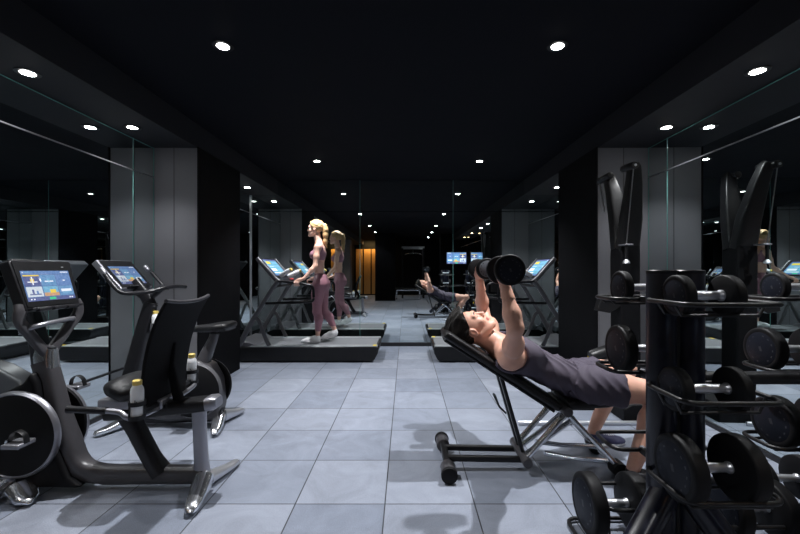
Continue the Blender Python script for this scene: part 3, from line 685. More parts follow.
# ------------------------------------------------------------------ treadmills (built for the left one, long side to the camera)
def treadmill(rot, loc, label):
    """local frame: +x is the rear end of the deck, console at -x; y across; z up"""
    t = thing('treadmill', (0, 0, 0), label, 'treadmill')
    L0, L1, W = -1.00, .965, .385
    side = [(L0, .03), (L0, .16), (L0 + .10, .20), (L1 - .02, .205), (L1, .19), (L1 - .005, .12), (L1 - .05, .035), (L1 - .09, .02), (L0 + .04, .02)]
    obj('deck', MB().prism(side, -W, W), 'black', t, bevel=.008)
    obj('running_belt', MB().box(L0 + .32, L1 - .03, -.255, .255, .19, .2085), 'belt', t, bevel=.003)
    for s in (-1, 1): obj('side_rail', MB().box(L0 + .30, L1 - .012, min(s * .27, s * .378), max(s * .27, s * .378), .195, .212), 'belt_edge', t, bevel=.004)
    obj('rear_roller_cap', MB().box(L1 - .025, L1 + .004, -.30, .30, .15, .2), 'plastic', t, bevel=.006)
    obj('motor_hood', MB().prism([(L0 + .01, .16), (L0 + .03, .235), (L0 + .10, .265), (L0 + .28, .25), (L0 + .36, .21), (L0 + .36, .19), (L0 + .02, .15)], -.34, .34), 'grey_metal', t, bevel=.01, segs=3)
    for s in (-1, 1):
        y = s * .355
        a = MB().sweep(fillet([(-.835, y, .215), (-.58, y, .66), (-.405, y, .97), (-.375, y, 1.03), (-.36, y, 1.06)], .05), [(.022, .045), (.022, .032), (.022, .03), (.024, .036), (.024, .036), (.022, .03)], 16, e=3, up=(0, 1, 0))
        up = obj('upright', MB().sweep(fillet([(-.85, y, .215), (-.665, y, .56), (-.41, y, .97), (-.345, y, 1.05)], .06), [(.034, .020), (.030, .020), (.028, .020), (.030, .020)], 16, e=3, up=(0, 1, 0)), 'frame_grey', t, smooth=50)
        obj('leg', MB().sweep(catmull([(-.70, y, .50), (-.655, y, .565), (-.60, y, .55), (-.555, y, .44), (-.50, y, .30), (-.455, y, .212)], 6), [(.030, .018), (.026, .018), (.024, .018), (.024, .018), (.024, .018), (.030, .018)], 16, e=3, up=(0, 1, 0)), 'frame_grey', t, smooth=50)
        hr_ = MB().tube(fillet([(-.36, y, 1.055), (-.20, y, 1.045), (.115, y, .995), (.125, y, .79), (-.10, y, .775), (-.50, y, .765)], .055, 6), .0175, 14)
        obj('handrail', hr_, 'plastic', t)
    obj('front_crossbar', MB().tube([(-.40, -.355, .98), (-.40, .355, .98)], .018, 14), 'grey_plastic', t)
    top, bot = V((-.615, 0, 1.365)), V((-.38, 0, 1.10)); u = (top - bot).normalized(); r_ = V((0, 1, 0)); n_ = r_.cross(u); cfr = frame3((top + bot) / 2, r_, n_, u); H = (top - bot).length
    co = obj('console', MB().prism([(-.30, H / 2), (.30, H / 2), (.30, -H / 2), (-.30, -H / 2)], -.045, 0, fr=cfr), 'plastic', t, bevel=.008, segs=3)
    obj('bezel', MB().prism([(-.285, H / 2 - .012), (.285, H / 2 - .012), (.285, -H / 2 + .008), (-.285, -H / 2 + .008)], 0, .003, fr=cfr), 'black', co)
    ui_screen(frame3(cfr(0, .0035, .0), (0, 1, 0), n_, u), .50, .29, co, 1.7, 'list')
    for s in (-1, 1):
        y = s * .335
        obj('console_arm', MB().sweep(fillet([(-.30, y, 1.03), (-.375, y, 1.07), (-.625, y, 1.355)], .03), [(.030, .020), (.030, .020), (.030, .02), (.026, .02)], 16, e=3.5, up=(0, 1, 0)), 'frame_grey', t, smooth=50)
    tr = obj('accessory_tray', MB().prism([(-.395, 1.085), (-.385, 1.10), (-.22, 1.055), (-.22, 1.03), (-.39, 1.045)], -.33, .33), 'plastic', t, bevel=.006)
    obj('stop_button', MB().lathe([(0, .02), (.022, .02), (.028, .012), (.028, 0)], c=(-.27, 0, 1.066), n=20), 'red', tr)
    obj('yellow_tag', MB().box(L1 - .07, L1 - .028, -.36, -.29, .2123, .216), 'yellow', t)
    t.location = loc; t.rotation_euler = (0, 0, rot); return t
treadmill(0, (-1.325, 5.435, 0), 'left treadmill the woman walks on, long side turned to the camera')
treadmill(PI, (1.325, 5.435, 0), 'right empty treadmill behind the man, its console leaning to the right')
# bottles and towels left in the console trays
def lying(x, y, z, az, label): bottle(x, y, z, label, tilt=(0, math.radians(62), az), r=.03, h=.19)
lying(-1.66, 5.16, 1.125, -.3, 'white bottle leaning in the left treadmill tray, nearest its console')
lying(-1.60, 5.30, 1.110, .2, 'white bottle lying in the left treadmill tray, beside the woman\'s hand')
lying(1.66, 5.17, 1.125, PI + .3, 'white bottle leaning in the tray of the empty right treadmill')
tw = MB().sweep(catmull([(1.60, 5.36, 1.115), (1.62, 5.46, 1.12), (1.61, 5.58, 1.115)], 5), [(.03, .018), (.042, .026), (.035, .02)], 14, e=2.5)
tag(obj('towel', tw, 'towel'), 'rolled white towel in the tray of the right treadmill', 'towel')

# ------------------------------------------------------------------ cable machine before the right pillar
cm = thing('cable_machine', (1.885, 3.34, 0), 'tall black cable machine with forked top arms before the right pillar', 'cable machine')
obj('base', MB().prism([(1.72, 0.0), (1.72, .10), (1.78, .14), (2.22, .14), (2.22, 0.0)], 3.07, 3.62), 'matte_black', cm, bevel=.012)
obj('weight_column', MB().prism([(1.80, .12), (1.79, .5), (1.785, 1.30), (1.79, 1.42), (1.80, 1.45), (1.93, 1.45), (1.95, 1.40), (1.96, .12)], 3.24, 3.42), 'matte_black', cm, bevel=.015, segs=3)
for s in (-1, 1):
    YC = 3.33; k = 1.0 if s < 0 else .85
    ar = MB().sweep([(1.868, YC + s * .035, 1.38), (1.866, YC + s * .09 * k, 1.62), (1.845, YC + s * .17 * k, 1.90), (1.825, YC + s * .21 * k, 2.03), (1.815, YC + s * .22 * k, 2.05)], [(.085, .050), (.080, .048), (.055, .042), (.042, .036), (.034, .026)], 24, e=7, up=(0, 1, 0))
    ao = obj('pulley_arm', ar, 'black', cm, smooth=35)
    yb = YC + s * .275
    obj('boom', MB().cyl((1.800, YC + s * .10, 2.035), (1.790, yb, 2.022), .030, 24, bevel=.006), 'plastic', cm)
    pl = obj('pulley', MB().lathe([(0, -.006), (.024, -.006), (.027, -.002), (.021, .004), (.027, .010), (.024, .014), (0, .014)], c=(1.790, yb + s * .008, 2.020), axis='y', n=28), 'black', cm)
    obj('pulley_hub', MB().cyl((1.790, yb + s * .008, 2.02), (1.790, yb + s * .018, 2.02), .010, 16), 'alu', pl)
    cz, cy = (1.40, YC - .17) if s < 0 else (1.72, YC + .17)
    obj('cable', MB().tube([(1.788, yb - s * .01, 1.995), (1.785, cy, cz)], .0042, 8), 'steel', cm)
obj('lit_arm_face', MB().sweep([(1.838, 3.418, 1.70), (1.838, 3.436, 1.78), (1.836, 3.462, 1.90), (1.832, 3.478, 1.99), (1.83, 3.484, 2.035)], [(.008, .003), (.030, .006), (.042, .006), (.036, .006), (.012, .003)], 20, e=2.3, up=(0, 1, 0)), 'grey_metal', ao)  # lit inner face of the far arm, painted as a pale plate
obj('cable_stop', MB().lathe([(.006, 1.31), (.012, 1.285), (.024, 1.27), (.028, 1.255), (.012, 1.25)], c=(1.785, 3.16, 0), n=24), 'alu', cm)
obj('grip_handle', MB().tube([(1.785, 3.16, 1.41), (1.785, 3.16, 1.28)], .012, 10), 'black', cm)
obj('swivel_collar', MB().box(1.765, 1.83, 3.135, 3.25, 1.400, 1.412), 'grey_metal', cm, bevel=.004)
obj('roller_pad', MB().cyl((1.56, 3.30, .46), (1.78, 3.30, .54), .055, 28, bevel=.012), 'vinyl', cm)
obj('pad_ring', MB().sweep([V((1.562, 3.272, .42)) + V((0, .04 * math.cos(a) + .028, .04 * math.sin(a) + .042)) for a in [2 * PI * k / 24 for k in range(24)]], .006, 8, up=(1, 0, 0), closed=True), 'yellow', cm)
obj('adjustment_knob', MB().cyl((1.755, 3.20, .69), (1.80, 3.26, .69), .018, 16, bevel=.004), 'yellow', cm)
obj('arm_pivot_block', MB().prism([(1.60, .86), (1.63, .97), (1.76, 1.0), (1.80, .90), (1.70, .84)], 3.25, 3.33), 'black', cm, bevel=.006)
tag(obj('exercise_bar', MB().cyl((.87, 3.02, .017), (2.05, 3.02, .017), .016, 20, bevel=.003), 'alu'), 'thin steel bar lying on the floor behind the bench, in front of the cable machine', 'bar')

# ------------------------------------------------------------------ adjustable bench
bn = thing('weight_bench', (.70, 2.42, 0), 'black inclined weight bench with chrome legs, under the man', 'bench')
BY = 2.42
S0 = V((.245, BY, .845)); S1 = V((.93, BY, .400)); ax = (S1 - S0).normalized(); nrm = V((-ax.z, 0, ax.x)) if -ax.z > 0 else V((ax.z, 0, -ax.x))
pf = frame3(S0, ax, V((0, 1, 0)), nrm); LP = (S1 - S0).length
def pad(mb, f, L, w, th, r=.03):
    rows_ = []
    mb.sweep([f(q, 0, -th / 2) for q in (0, .008, .03, L - .03, L - .008, L)], [(w * .85, th * .25), (w * .96, th * .42), (w, th * .5), (w, th * .5), (w * .96, th * .42), (w * .85, th * .25)], 28, e=5, up=nrm if f is pf else (0, 0, 1))
p_ = MB(); pad(p_, pf, LP, .135, .055); obj('backrest_pad', p_, 'vinyl', bn, smooth=45)
obj('pad_backing', MB().box(.02, LP - .02, -.115, .115, -.068, -.052, fr=pf), 'plastic', bn, bevel=.004)
p_ = MB(); sf = frame3((.945, BY, .435), (1, 0, .06), (0, 1, 0), (-.06, 0, 1)); pad(p_, sf, .27, .15, .06); obj('seat_pad', p_, 'vinyl', bn, smooth=45)
for s in (-1, 1):
    y = BY + s * .07
    obj('base_rail', MB().sweep([(.25, y, .068), (.72, y, .060)], (.020, .016), 14, e=4), 'black', bn)
    obj('chrome_leg', MB().sweep([(.70, y * 1 + s * .03, .065), (.82, y + s * .03, .20), (.96, y + s * .03, .36)], [(.015, .024), (.014, .020), (.016, .026)], 14, e=3, up=(0, 1, 0)), 'chrome', bn, smooth=60)
    obj('chrome_leg', MB().sweep([(.93, y + s * .055, .375), (1.08, y + s * .06, .22), (1.235, y + s * .075, .055)], [(.015, .024), (.014, .020), (.018, .024)], 14, e=3, up=(0, 1, 0)), 'chrome', bn, smooth=60)
    obj('chrome_stay', MB().sweep([(.83, y + s * .01, .10), (1.0, y + s * .02, .075), (1.22, y + s * .03, .06)], [(.013, .018), (.011, .016), (.015, .02)], 14, e=3, up=(0, 1, 0)), 'chrome', bn, smooth=60)
    obj('chrome_stay', MB().sweep([(.73, y - s * .015, .085), (.90, y - s * .015, .215), (1.02, y, .31)], [(.012, .018)] * 3, 14, e=3, up=(0, 1, 0)), 'chrome', bn, smooth=60)
    obj('backrest_strut', MB().sweep([(.715, BY + s * .05, .075), (.575, BY + s * .05, .56)], (.012, .018), 12, e=4, up=(0, 1, 0)), 'black', bn)
    obj('rubber_foot', MB().cyl((1.235, y + s * .03, .045), (1.235, y + s * .115, .045), .042, 24, bevel=.008), 'rubber', bn)
obj('seat_frame', MB().box(.90, 1.15, BY - .05, BY + .05, .345, .378), 'black', bn, bevel=.006)
obj('adjuster_plate', MB().sweep([(.53, BY - .075, .45), (.56, BY - .075, .38), (.60, BY - .075, .34)], [(.008, .03), (.006, .02), (.006, .01)], 10, up=(0, 1, 0)), 'black', bn)
for nm, c_ in (('pivot', (.945, .37)), ('pivot', (.71, .072))): obj(nm, MB().cyl((c_[0], BY - .155, c_[1]), (c_[0], BY + .155, c_[1]), .028, 24, bevel=.004), 'grey_plastic', bn)
obj('front_axle', MB().cyl((.243, BY - .15, .062), (.243, BY + .15, .062), .022, 20), 'black', bn)
obj('rear_axle', MB().cyl((1.235, BY - .14, .050), (1.235, BY + .14, .050), .016, 16), 'chrome', bn)
for s in (-1, 1):
    fo = obj('end_roller', MB().cyl((.243, BY + s * .13, .050), (.243, BY + s * .235, .050), .042, 28, bevel=.006), 'grey_plastic', bn)
    obj('roller_cap', MB().cyl((.243, BY + s * .222, .050), (.243, BY + s * .25, .050), .047, 28, bevel=.006), 'rubber', fo)

# ------------------------------------------------------------------ things in the room behind the camera
tv = thing('wall_television', (1.78, -3.0 + 1.60, 1.62), 'blue lit television seen in the back mirror', 'television')
TVY = -1.40
obj('housing', MB().box(1.42, 2.14, TVY - .045, TVY, 1.40, 1.84), 'black', tv, bevel=.006)
f_ = frame3((1.78, TVY + .001, 1.62), (-1, 0, 0), (0, 1, 0), (0, 0, 1)); ui_screen(f_, .68, .39, tv, 2.0)
obj('wall_arm', MB().box(2.10, 2.28, TVY - .06, TVY - .03, 1.56, 1.68), 'black', tv)
pr = thing('power_rack', (.30, -4.6, 0), 'bright framed strength rack far off in the back mirror', 'rack')
for x in (-.15, .75):
    for y in (-4.95, -4.25): obj('post', MB().box(x - .035, x + .035, y - .035, y + .035, 0, 2.15), 'plastic', pr, bevel=.004)
for y in (-4.95, -4.25): obj('top_beam', MB().box(-.185, .785, y - .035, y + .035, 2.12, 2.20), 'alu', pr, bevel=.004)
for x in (-.15, .75): obj('side_beam', MB().box(x - .03, x + .03, -4.95, -4.25, .04, .10), 'plastic', pr)
obj('pulldown_bar', MB().tube(fillet([(-.05, -4.25, 1.86), (.1, -4.25, 1.92), (.5, -4.25, 1.92), (.65, -4.25, 1.86)], .04), .015, 10), 'chrome', pr); obj('strap', MB().tube([(.3, -4.25, 1.92), (.3, -4.25, 2.13)], .006, 8), 'steel', pr)
b2 = thing('weight_bench', (.35, -1.0, 0), 'low flat bench far off in the back mirror', 'bench')
b2.location = (.1, -3.6, 0)
for nm, bx, mt in (('pad', (-.45, .65, -3.74, -3.46, .40, .46), 'vinyl'), ('frame_beam', (-.40, .60, -3.63, -3.57, .34, .40), 'chrome')): obj(nm, MB().box(*bx), mt, b2, bevel=.012)
for x in (-.38, .56): obj('leg', MB().box(x - .03, x + .03, -3.80, -3.40, 0, .05), 'chrome', b2, bevel=.006); obj('leg_post', MB().box(x - .025, x + .025, -3.63, -3.57, .05, .35), 'chrome', b2)
# ------------------------------------------------------------------ people: one smooth surface grown from a distance field
def Pn(P): return P
def rc(P, a, b_, r0, r1):
    a = np.array(a, float); b_ = np.array(b_, float); ba = b_ - a; pa = P - a
    h = np.clip((pa @ ba) / max(ba @ ba, 1e-12), 0, 1)
    return np.linalg.norm(pa - h[:, None] * ba, axis=1) - (r0 + (r1 - r0) * h)
def el(P, c, r, R=None):
    q = P - np.array(c, float)
    if R is not None: q = q @ R            # columns of R are the local axes
    r = np.array(r, float); k0 = np.linalg.norm(q / r, axis=1); k1 = np.linalg.norm(q / (r * r), axis=1)
    return k0 * (k0 - 1) / np.maximum(k1, 1e-9)
def smin(a, b_, k):
    h = np.clip(.5 + .5 * (b_ - a) / k, 0, 1); return b_ * (1 - h) + a * h - k * h * (1 - h)
def ssub(a, b_, k): return -smin(-a, b_, k)
def union(P, prims, k):
    d = None
    for p in prims:
        kk = k
        if isinstance(p, tuple) and p[0] == 'k': kk = p[1]; p = p[2]
        e = p(P); d = e if d is None else smin(d, e, kk)
    return d
def C_(a, b_, r0, r1): return lambda P: rc(P, a, b_, r0, r1)
def E_(c, r, R=None): return lambda P: el(P, c, r, R)
def chain(pts, rs): return [C_(pts[i], pts[i + 1], rs[i], rs[i + 1]) for i in range(len(pts) - 1)]

def surf(f, lo, hi, h):
    """naive surface nets"""
    lo = np.array(lo, float); n = np.ceil((np.array(hi, float) - lo) / h).astype(int) + 1
    g = [lo[i] + h * np.arange(n[i]) for i in range(3)]
    D = np.empty(tuple(n), np.float32)
    for i in range(0, n[0], 12):
        X, Y, Z = np.meshgrid(g[0][i:i + 12], g[1], g[2], indexing='ij')
        D[i:i + 12] = f(np.stack([X.ravel(), Y.ravel(), Z.ravel()], 1)).reshape(X.shape)
    S = D < 0
    c = [(a, b_, d) for a in (0, 1) for b_ in (0, 1) for d in (0, 1)]
    sl = lambda A, o: A[o[0]:n[0] - 1 + o[0], o[1]:n[1] - 1 + o[1], o[2]:n[2] - 1 + o[2]]
    cnt = sum(sl(S, o).astype(int) for o in c); act = (cnt > 0) & (cnt < 8)
    idx = -np.ones(act.shape, int); idx[act] = np.arange(act.sum())
    acc = np.zeros((act.sum(), 3)); w = np.zeros(act.sum())
    for a in c:
        for ax_ in range(3):
            if a[ax_]: continue
            b_ = list(a); b_[ax_] = 1; b_ = tuple(b_)
            da, db = sl(D, a)[act].astype(float), sl(D, b_)[act].astype(float); cr = (da < 0) != (db < 0)
            t = np.where(cr, da / np.where(cr, da - db, 1), 0)
            p = np.tile(np.array(a, float), (len(da), 1)); p[:, ax_] += t
            acc[cr] += p[cr]; w[cr] += 1
    base = np.argwhere(act); vs = lo + h * (base + acc / w[:, None]); fs = []
    for ax_ in range(3):
        u, v_ = (ax_ + 1) % 3, (ax_ + 2) % 3
        s0 = [slice(0, n[i]) for i in range(3)]; s1 = list(s0); s0[ax_] = slice(0, n[ax_] - 1); s1[ax_] = slice(1, n[ax_])
        A, B = S[tuple(s0)], S[tuple(s1)]; e = np.argwhere(A != B)
        e = e[(e[:, u] > 0) & (e[:, v_] > 0) & (e[:, u] < n[u] - 1) & (e[:, v_] < n[v_] - 1)]
        def at(du, dv):
            q = e.copy(); q[:, u] -= du; q[:, v_] -= dv; return idx[q[:, 0], q[:, 1], q[:, 2]]
        q = np.stack([at(1, 1), at(0, 1), at(0, 0), at(1, 0)], 1); flip = ~A[e[:, 0], e[:, 1], e[:, 2]]
        q[flip] = q[flip][:, ::-1]; fs.append(q)
    return vs, np.concatenate(fs)

def organic(name, parts, mats, parent, matf=None, smooth_it=2):
    """parts: list of (f, lo, hi, h); all end in ONE mesh"""
    vs = []; fs = []; o_ = 0
    for f, lo, hi, h in parts:
        v_, q = surf(f, lo, hi, h); vs.append(v_); fs.append(q + o_); o_ += len(v_)
    v_ = np.concatenate(vs); q = np.concatenate(fs)
    for _ in range(smooth_it):      # light Laplacian pass
        s_ = np.zeros_like(v_); c = np.zeros(len(v_))
        for i in range(4):
            a, b_ = q[:, i], q[:, (i + 1) % 4]
            np.add.at(s_, a, v_[b_]); np.add.at(c, a, 1); np.add.at(s_, b_, v_[a]); np.add.at(c, b_, 1)
        v_ = v_ * .5 + .5 * s_ / np.maximum(c, 1)[:, None]
    off = np.array(world_loc(parent))
    me = bpy.data.meshes.new(name); me.from_pydata((v_ - off).tolist(), [], q.tolist())
    for m_ in mats: me.materials.append(M[m_])
    if matf is not None:
        ctr = v_[q].mean(1); me.polygons.foreach_set('material_index', matf(ctr).astype(np.int32))
    me.polygons.foreach_set('use_smooth', [True] * len(me.polygons)); me.update()
    o = bpy.data.objects.new(name, me); COL.objects.link(o); o.parent = parent; return o

def unit(v_): v_ = np.array(v_, float); return v_ / np.linalg.norm(v_)
def head_frame(fwd, up):
    f = unit(fwd); u = np.array(up, float); u = unit(u - f * (u @ f)); r = np.cross(f, u); return np.stack([r, f, u], 1)

def head_sdf(c, R, s=1., female=False):
    """local x right, y face, z crown"""
    c = np.array(c, float)
    def f(P):
        q = ((P - c) @ R) / s
        x = np.abs(q[:, 0]); qs = q.copy(); qs[:, 0] = x
        w = .93 if female else 1.
        d = el(q, (0, -.014, .030), (.074, .096, .088))
        d = smin(d, el(q, (0, .026, -.012), (.058 * w, .060, .078)), .03)
        d = smin(d, el(q, (0, .040, -.060), (.044 * w, .046, .045)), .025)
        d = smin(d, rc(qs, (.052 * w, -.005, -.045), (.018, .070, -.093 if not female else -.088), .018, .017), .022)     # jaw
        d = smin(d, rc(qs, (0, .078, -.092), (.008, .078, -.092), .015, .015), .015)                                      # chin
        d = smin(d, rc(qs, (.012, .083, .034), (.044, .070, .032), .011 if not female else .008, .010), .014)             # brow
        d = smin(d, el(qs, (.040, .062, -.020), (.018, .018, .018)), .02)                                                # cheek
        d = ssub(d, el(qs, (.030, .098, .012), (.018, .018, .012)), .012)                                                # eye socket
        d = smin(d, el(qs, (.030, .072, .012), (.0125, .0125, .0115)), .004)
        d = smin(d, rc(q, (0, .086, .022), (0, .105 if not female else .097, -.018), .0075, .0105 if not female else .008), .010)                                         # nose
        d = smin(d, el(qs, (.010, .096, -.024), (.009, .009, .007)), .006)
        d = smin(d, rc(qs, (0, .090, -.047), (.018, .082, -.048), .0065, .004), .006)                                     # lips
        d = smin(d, rc(qs, (0, .089, -.058), (.015, .082, -.057), .0075, .004), .006)
        d = ssub(d, rc(qs, (0, .098, -.0525), (.020, .088, -.0525), .0018, .001), .003)
        e = el(qs, (.078, -.008, .000), (.010, .019, .031)); e = ssub(e, el(qs, (.088, -.002, .002), (.008, .011, .019)), .004)
        d = smin(d, e, .006)
        return d * s
    return f
def head_mat(c, R, s, lips=1, brow=2, eye=3):
    c = np.array(c, float)
    def f(P):
        q = ((P - c) @ R) / s; x = np.abs(q[:, 0]); out = np.zeros(len(P))
        out[(q[:, 1] > .06) & (x < .024) & (q[:, 2] < -.043) & (q[:, 2] > -.063)] = lips
        out[(q[:, 1] > .05) & (x > .014) & (x < .046) & (np.abs(q[:, 2] - .036 + .12 * np.abs(x - .032)) < .0035)] = brow
        out[(q[:, 1] > .05) & (x > .022) & (x < .038) & (np.abs(q[:, 2] - .012) < .003)] = eye
        return out
    return f

def hand_prims(wrist, grip, e1, e2, a, r_h, thumb=1, s=1., flare=.036):
    """hand wrapped round a bar at grip with axis a; e1 from palm to bar, e2 wrist to knuckles"""
    e1, e2, a, g0, w_ = unit(e1), unit(e2), unit(a), np.array(grip, float), np.array(wrist, float)
    R_ = r_h + .0095 * s; out = []
    knu = []
    lens = [.92, 1.0, .97, .84]
    for i in range(4):
        off = (1.5 - i) * .0205 * s * (1 if thumb > 0 else -1); g_ = g0 + a * off
        rf = (.0092, .0095, .0092, .0080)[i] * s
        ang = [-178, -215, -262, -318, -360 - 10 * lens[i]]
        # angle measured from e1 towards e2: 180 is the palm side, 90 the knuckle top
        pts = []
        for k, th in enumerate([172, 118, 58, 2, -42 * lens[i] + 4]):
            t_ = math.radians(th); rr = R_ * (1.15 if k == 0 else 1.12 if k == 1 else 1.03)
            pts.append(g_ + e1 * math.cos(t_) * rr + e2 * math.sin(t_) * rr)
        knu.append(pts[0])
        out.append((pts, [rf * 1.12, rf * 1.06, rf, rf * .95, rf * .82]))
    palm = []
    for i, p in enumerate(knu):
        m_ = (w_ * .45 + p * .55) - e1 * .004
        wv = w_ + a * (1.5 - i) * .009 * s
        palm += [('k', .014, C_(wv, m_, .017 * s, .0165 * s)), ('k', .014, C_(m_, p, .0165 * s, .0125 * s))]
    sg = 1 if thumb > 0 else -1
    b0 = w_ * .62 + knu[0] * .38 + a * .018 * sg * s
    t1 = g0 + a * (.044 * sg * s) - e1 * R_ * .9 - e2 * R_ * .7
    t2 = g0 + a * (.040 * sg * s) + e1 * R_ * .15 - e2 * R_ * 1.15
    t3 = g0 + a * (.026 * sg * s) + e1 * R_ * 1.0 - e2 * R_ * .75
    palm += [('k', .014, C_(b0, t1, .016 * s, .0125 * s))]
    thumb_ = [C_(t1, t2, .0118 * s, .0108 * s), C_(t2, t3, .0108 * s, .0088 * s)]
    def f(P):
        d = union(P, palm, .014)
        for pts, rs in out:
            fd = union(P, chain(pts, rs), .003); d = smin(d, fd, .0045)
        return smin(d, union(P, thumb_, .004), .005)
    return f

def bbox(pts, pad_):
    pts = np.array(pts, float); return pts.min(0) - pad_, pts.max(0) + pad_
def wr(P, amp, k, d1, d2, ph=0.):      # soft cloth folds
    a = P @ np.array(d1) * k; b_ = P @ np.array(d2) * k * .37
    return amp * (np.abs(np.sin(a + 1.7 * np.sin(b_) + ph)) - .5)

# ---- man on the bench ------------------------------------------------------------------
mn = thing('person', (.95, 2.42, .0), 'man in plum tank top and shorts pressing two dumbbells while lying on the bench', 'person')
YM = 2.42
neck = (.545, YM, .755); SHN, SHF = (.598, 2.235, .695), (.598, 2.605, .695)
ELN, ELF = (.556, 1.985, .905), (.560, 2.835, .905)
WRN, WRF = (.516, 2.030, 1.115), (.506, 2.68, 1.122)
GN, GF = (.520, 2.050, 1.200), (.520, 2.66, 1.208)
HIN, HIF = (1.105, 2.325, .515), (1.105, 2.515, .515)
KNN, KNF = (1.525, 2.275, .475), (1.50, 2.665, .525)
ANN, ANF = (1.275, 2.185, .095), (1.275, 2.655, .105)
tdir = unit((1.08 - .62, 0, .50 - .70)); tn = np.array([-tdir[2], 0, tdir[0]]); RT_ = np.stack([tdir, np.array([0, 1., 0]), tn], 1)
torso = [E_((.68, YM, .672), (.17, .175, .098), RT_), E_((.72, YM - .085, .715), (.10, .088, .052), RT_), E_((.72, YM + .085, .715), (.10, .088, .052), RT_),
         E_((.90, YM, .575), (.19, .150, .092), RT_), E_((1.06, YM, .512), (.13, .158, .098), RT_), C_((.62, YM - .12, .69), (.62, YM + .12, .69), .075, .075)]
limbs = [C_(neck, (.60, YM, .71), .062, .085), C_((.58, YM - .05, .73), SHN, .055, .062), C_((.58, YM + .05, .73), SHF, .055, .062)]
def arm(sh, elb, wri):
    sh, elb, wri = map(lambda q: np.array(q, float), (sh, elb, wri)); m1 = sh * .55 + elb * .45; m2 = elb * .68 + wri * .32
    return [E_(sh + np.array([0, 0, .008]), (.064, .062, .064)), C_(sh, m1, .057, .048), C_(m1, elb, .048, .037), C_(elb, m2, .038, .041), C_(m2, wri, .041, .026), E_(m1 + np.array([.016, 0, .012]), (.042, .045, .07))]
def leg(hip, kn, an, calf, s=1.):
    hip, kn, an = map(lambda q: np.array(q, float), (hip, kn, an)); m1 = hip * .6 + kn * .4; m2 = kn * .66 + an * .34 + np.array(calf)
    return [C_(hip, m1, .098 * s, .084 * s), C_(m1, kn, .084 * s, .060 * s), C_(kn, m2, .056 * s, .060 * s), C_(m2, an, .060 * s, .036 * s), E_(kn, (.056 * s, .056 * s, .060 * s))]
HC, HR, HSZ = (.408, YM - .005, .838), head_frame((.42, -.06, .90), (-.90, -.02, .42)), 1.08
body = torso + limbs + arm(SHN, ELN, WRN) + arm(SHF, ELF, WRF) + leg(HIN, KNN, ANN, (-.03, 0, -.008)) + leg(HIF, KNF, ANF, (-.03, 0, -.008))
hc = np.array(HC); nk = C_(hc + HR @ np.array([0, -.025, -.05]), neck, .056, .062)
nk2 = C_(hc + HR @ np.array([.03, .0, -.05]), np.array(neck) + np.array([.03, .03, .02]), .022, .022)
headf = head_sdf(HC, HR, HSZ)
def skin_body(P): return union(P, body + [nk, ('k', .02, nk2)], .035)
def skin_head(P): return smin(headf(P), union(P, [nk, nk2, limbs[0]], .02), .015)
lo1, hi1 = (.42, 1.90, .04), (1.62, 2.92, 1.16)
e1 = (1, 0, 0); e2 = (0, 0, 1)
hn = hand_prims(WRN, GN, (1, .0, .05), (-.02, .1, 1), (0, 1, 0), .0165, 1, 1.06)
hf = hand_prims(WRF, GF, (1, .0, .05), (-.02, .0, 1), (0, 1, 0), .0165, -1, 1.06)
def forearm_blend(h_, elb, wri):
    w0 = np.array(wri); e0 = np.array(elb); m_ = w0 + (e0 - w0) * .3
    return lambda P: smin(h_(P), rc(P, w0, m_, .0275, .036), .012)
man = organic('body', [(skin_body, lo1, hi1, .0085),
    (skin_head, hc - .165, hc + .165, .0045),
    (forearm_blend(hn, ELN, WRN), *bbox([WRN, GN], .065), .0036), (forearm_blend(hf, ELF, WRF), *bbox([WRF, GF], .065), .0036)],
    ['skin_m', 'lip', 'brow', 'eye'], mn, head_mat(HC, HR, HSZ), 1)
# hair: swept back cap
def hair_m(P):
    q = ((P - hc) @ HR) / HSZ; d = headf(P) / HSZ
    n_ = .0022 * np.sin(q[:, 0] * 330 + 25 * q[:, 1] + 2 * np.sin(q[:, 2] * 70)) + .002 * np.sin(q[:, 0] * 170 - 60 * q[:, 1])
    cap = el(q, (0, -.024, .050), (.086, .116, .100)); cap = smin(cap, el(q, (0, .030, .106), (.064, .055, .032)), .03)
    line = np.minimum.reduce([q[:, 2] - .055 + .9 * (q[:, 1] - .02) * 0, q[:, 2] * 0 + 1])
    # hair line: above the forehead, behind the temples, down to the nape
    keep = np.maximum(q[:, 1] - (.030 + .9 * (q[:, 2] - .055)), -(q[:, 2] + .075 - .12 * q[:, 1]))
    side = np.maximum(q[:, 1] - .012, -(q[:, 2] - .005)) * 0
    ear = .030 - np.linalg.norm((q - np.array([0, -.004, -.004])) [:, 1:], axis=1)
    d2 = np.maximum(np.maximum(cap + n_, keep), np.where(np.abs(q[:, 0]) > .05, ear, -1))
    return d2 * HSZ
organic('hair', [(hair_m, hc - .19, hc + .19, .0045)], ['hair_d'], mn, None, 1)
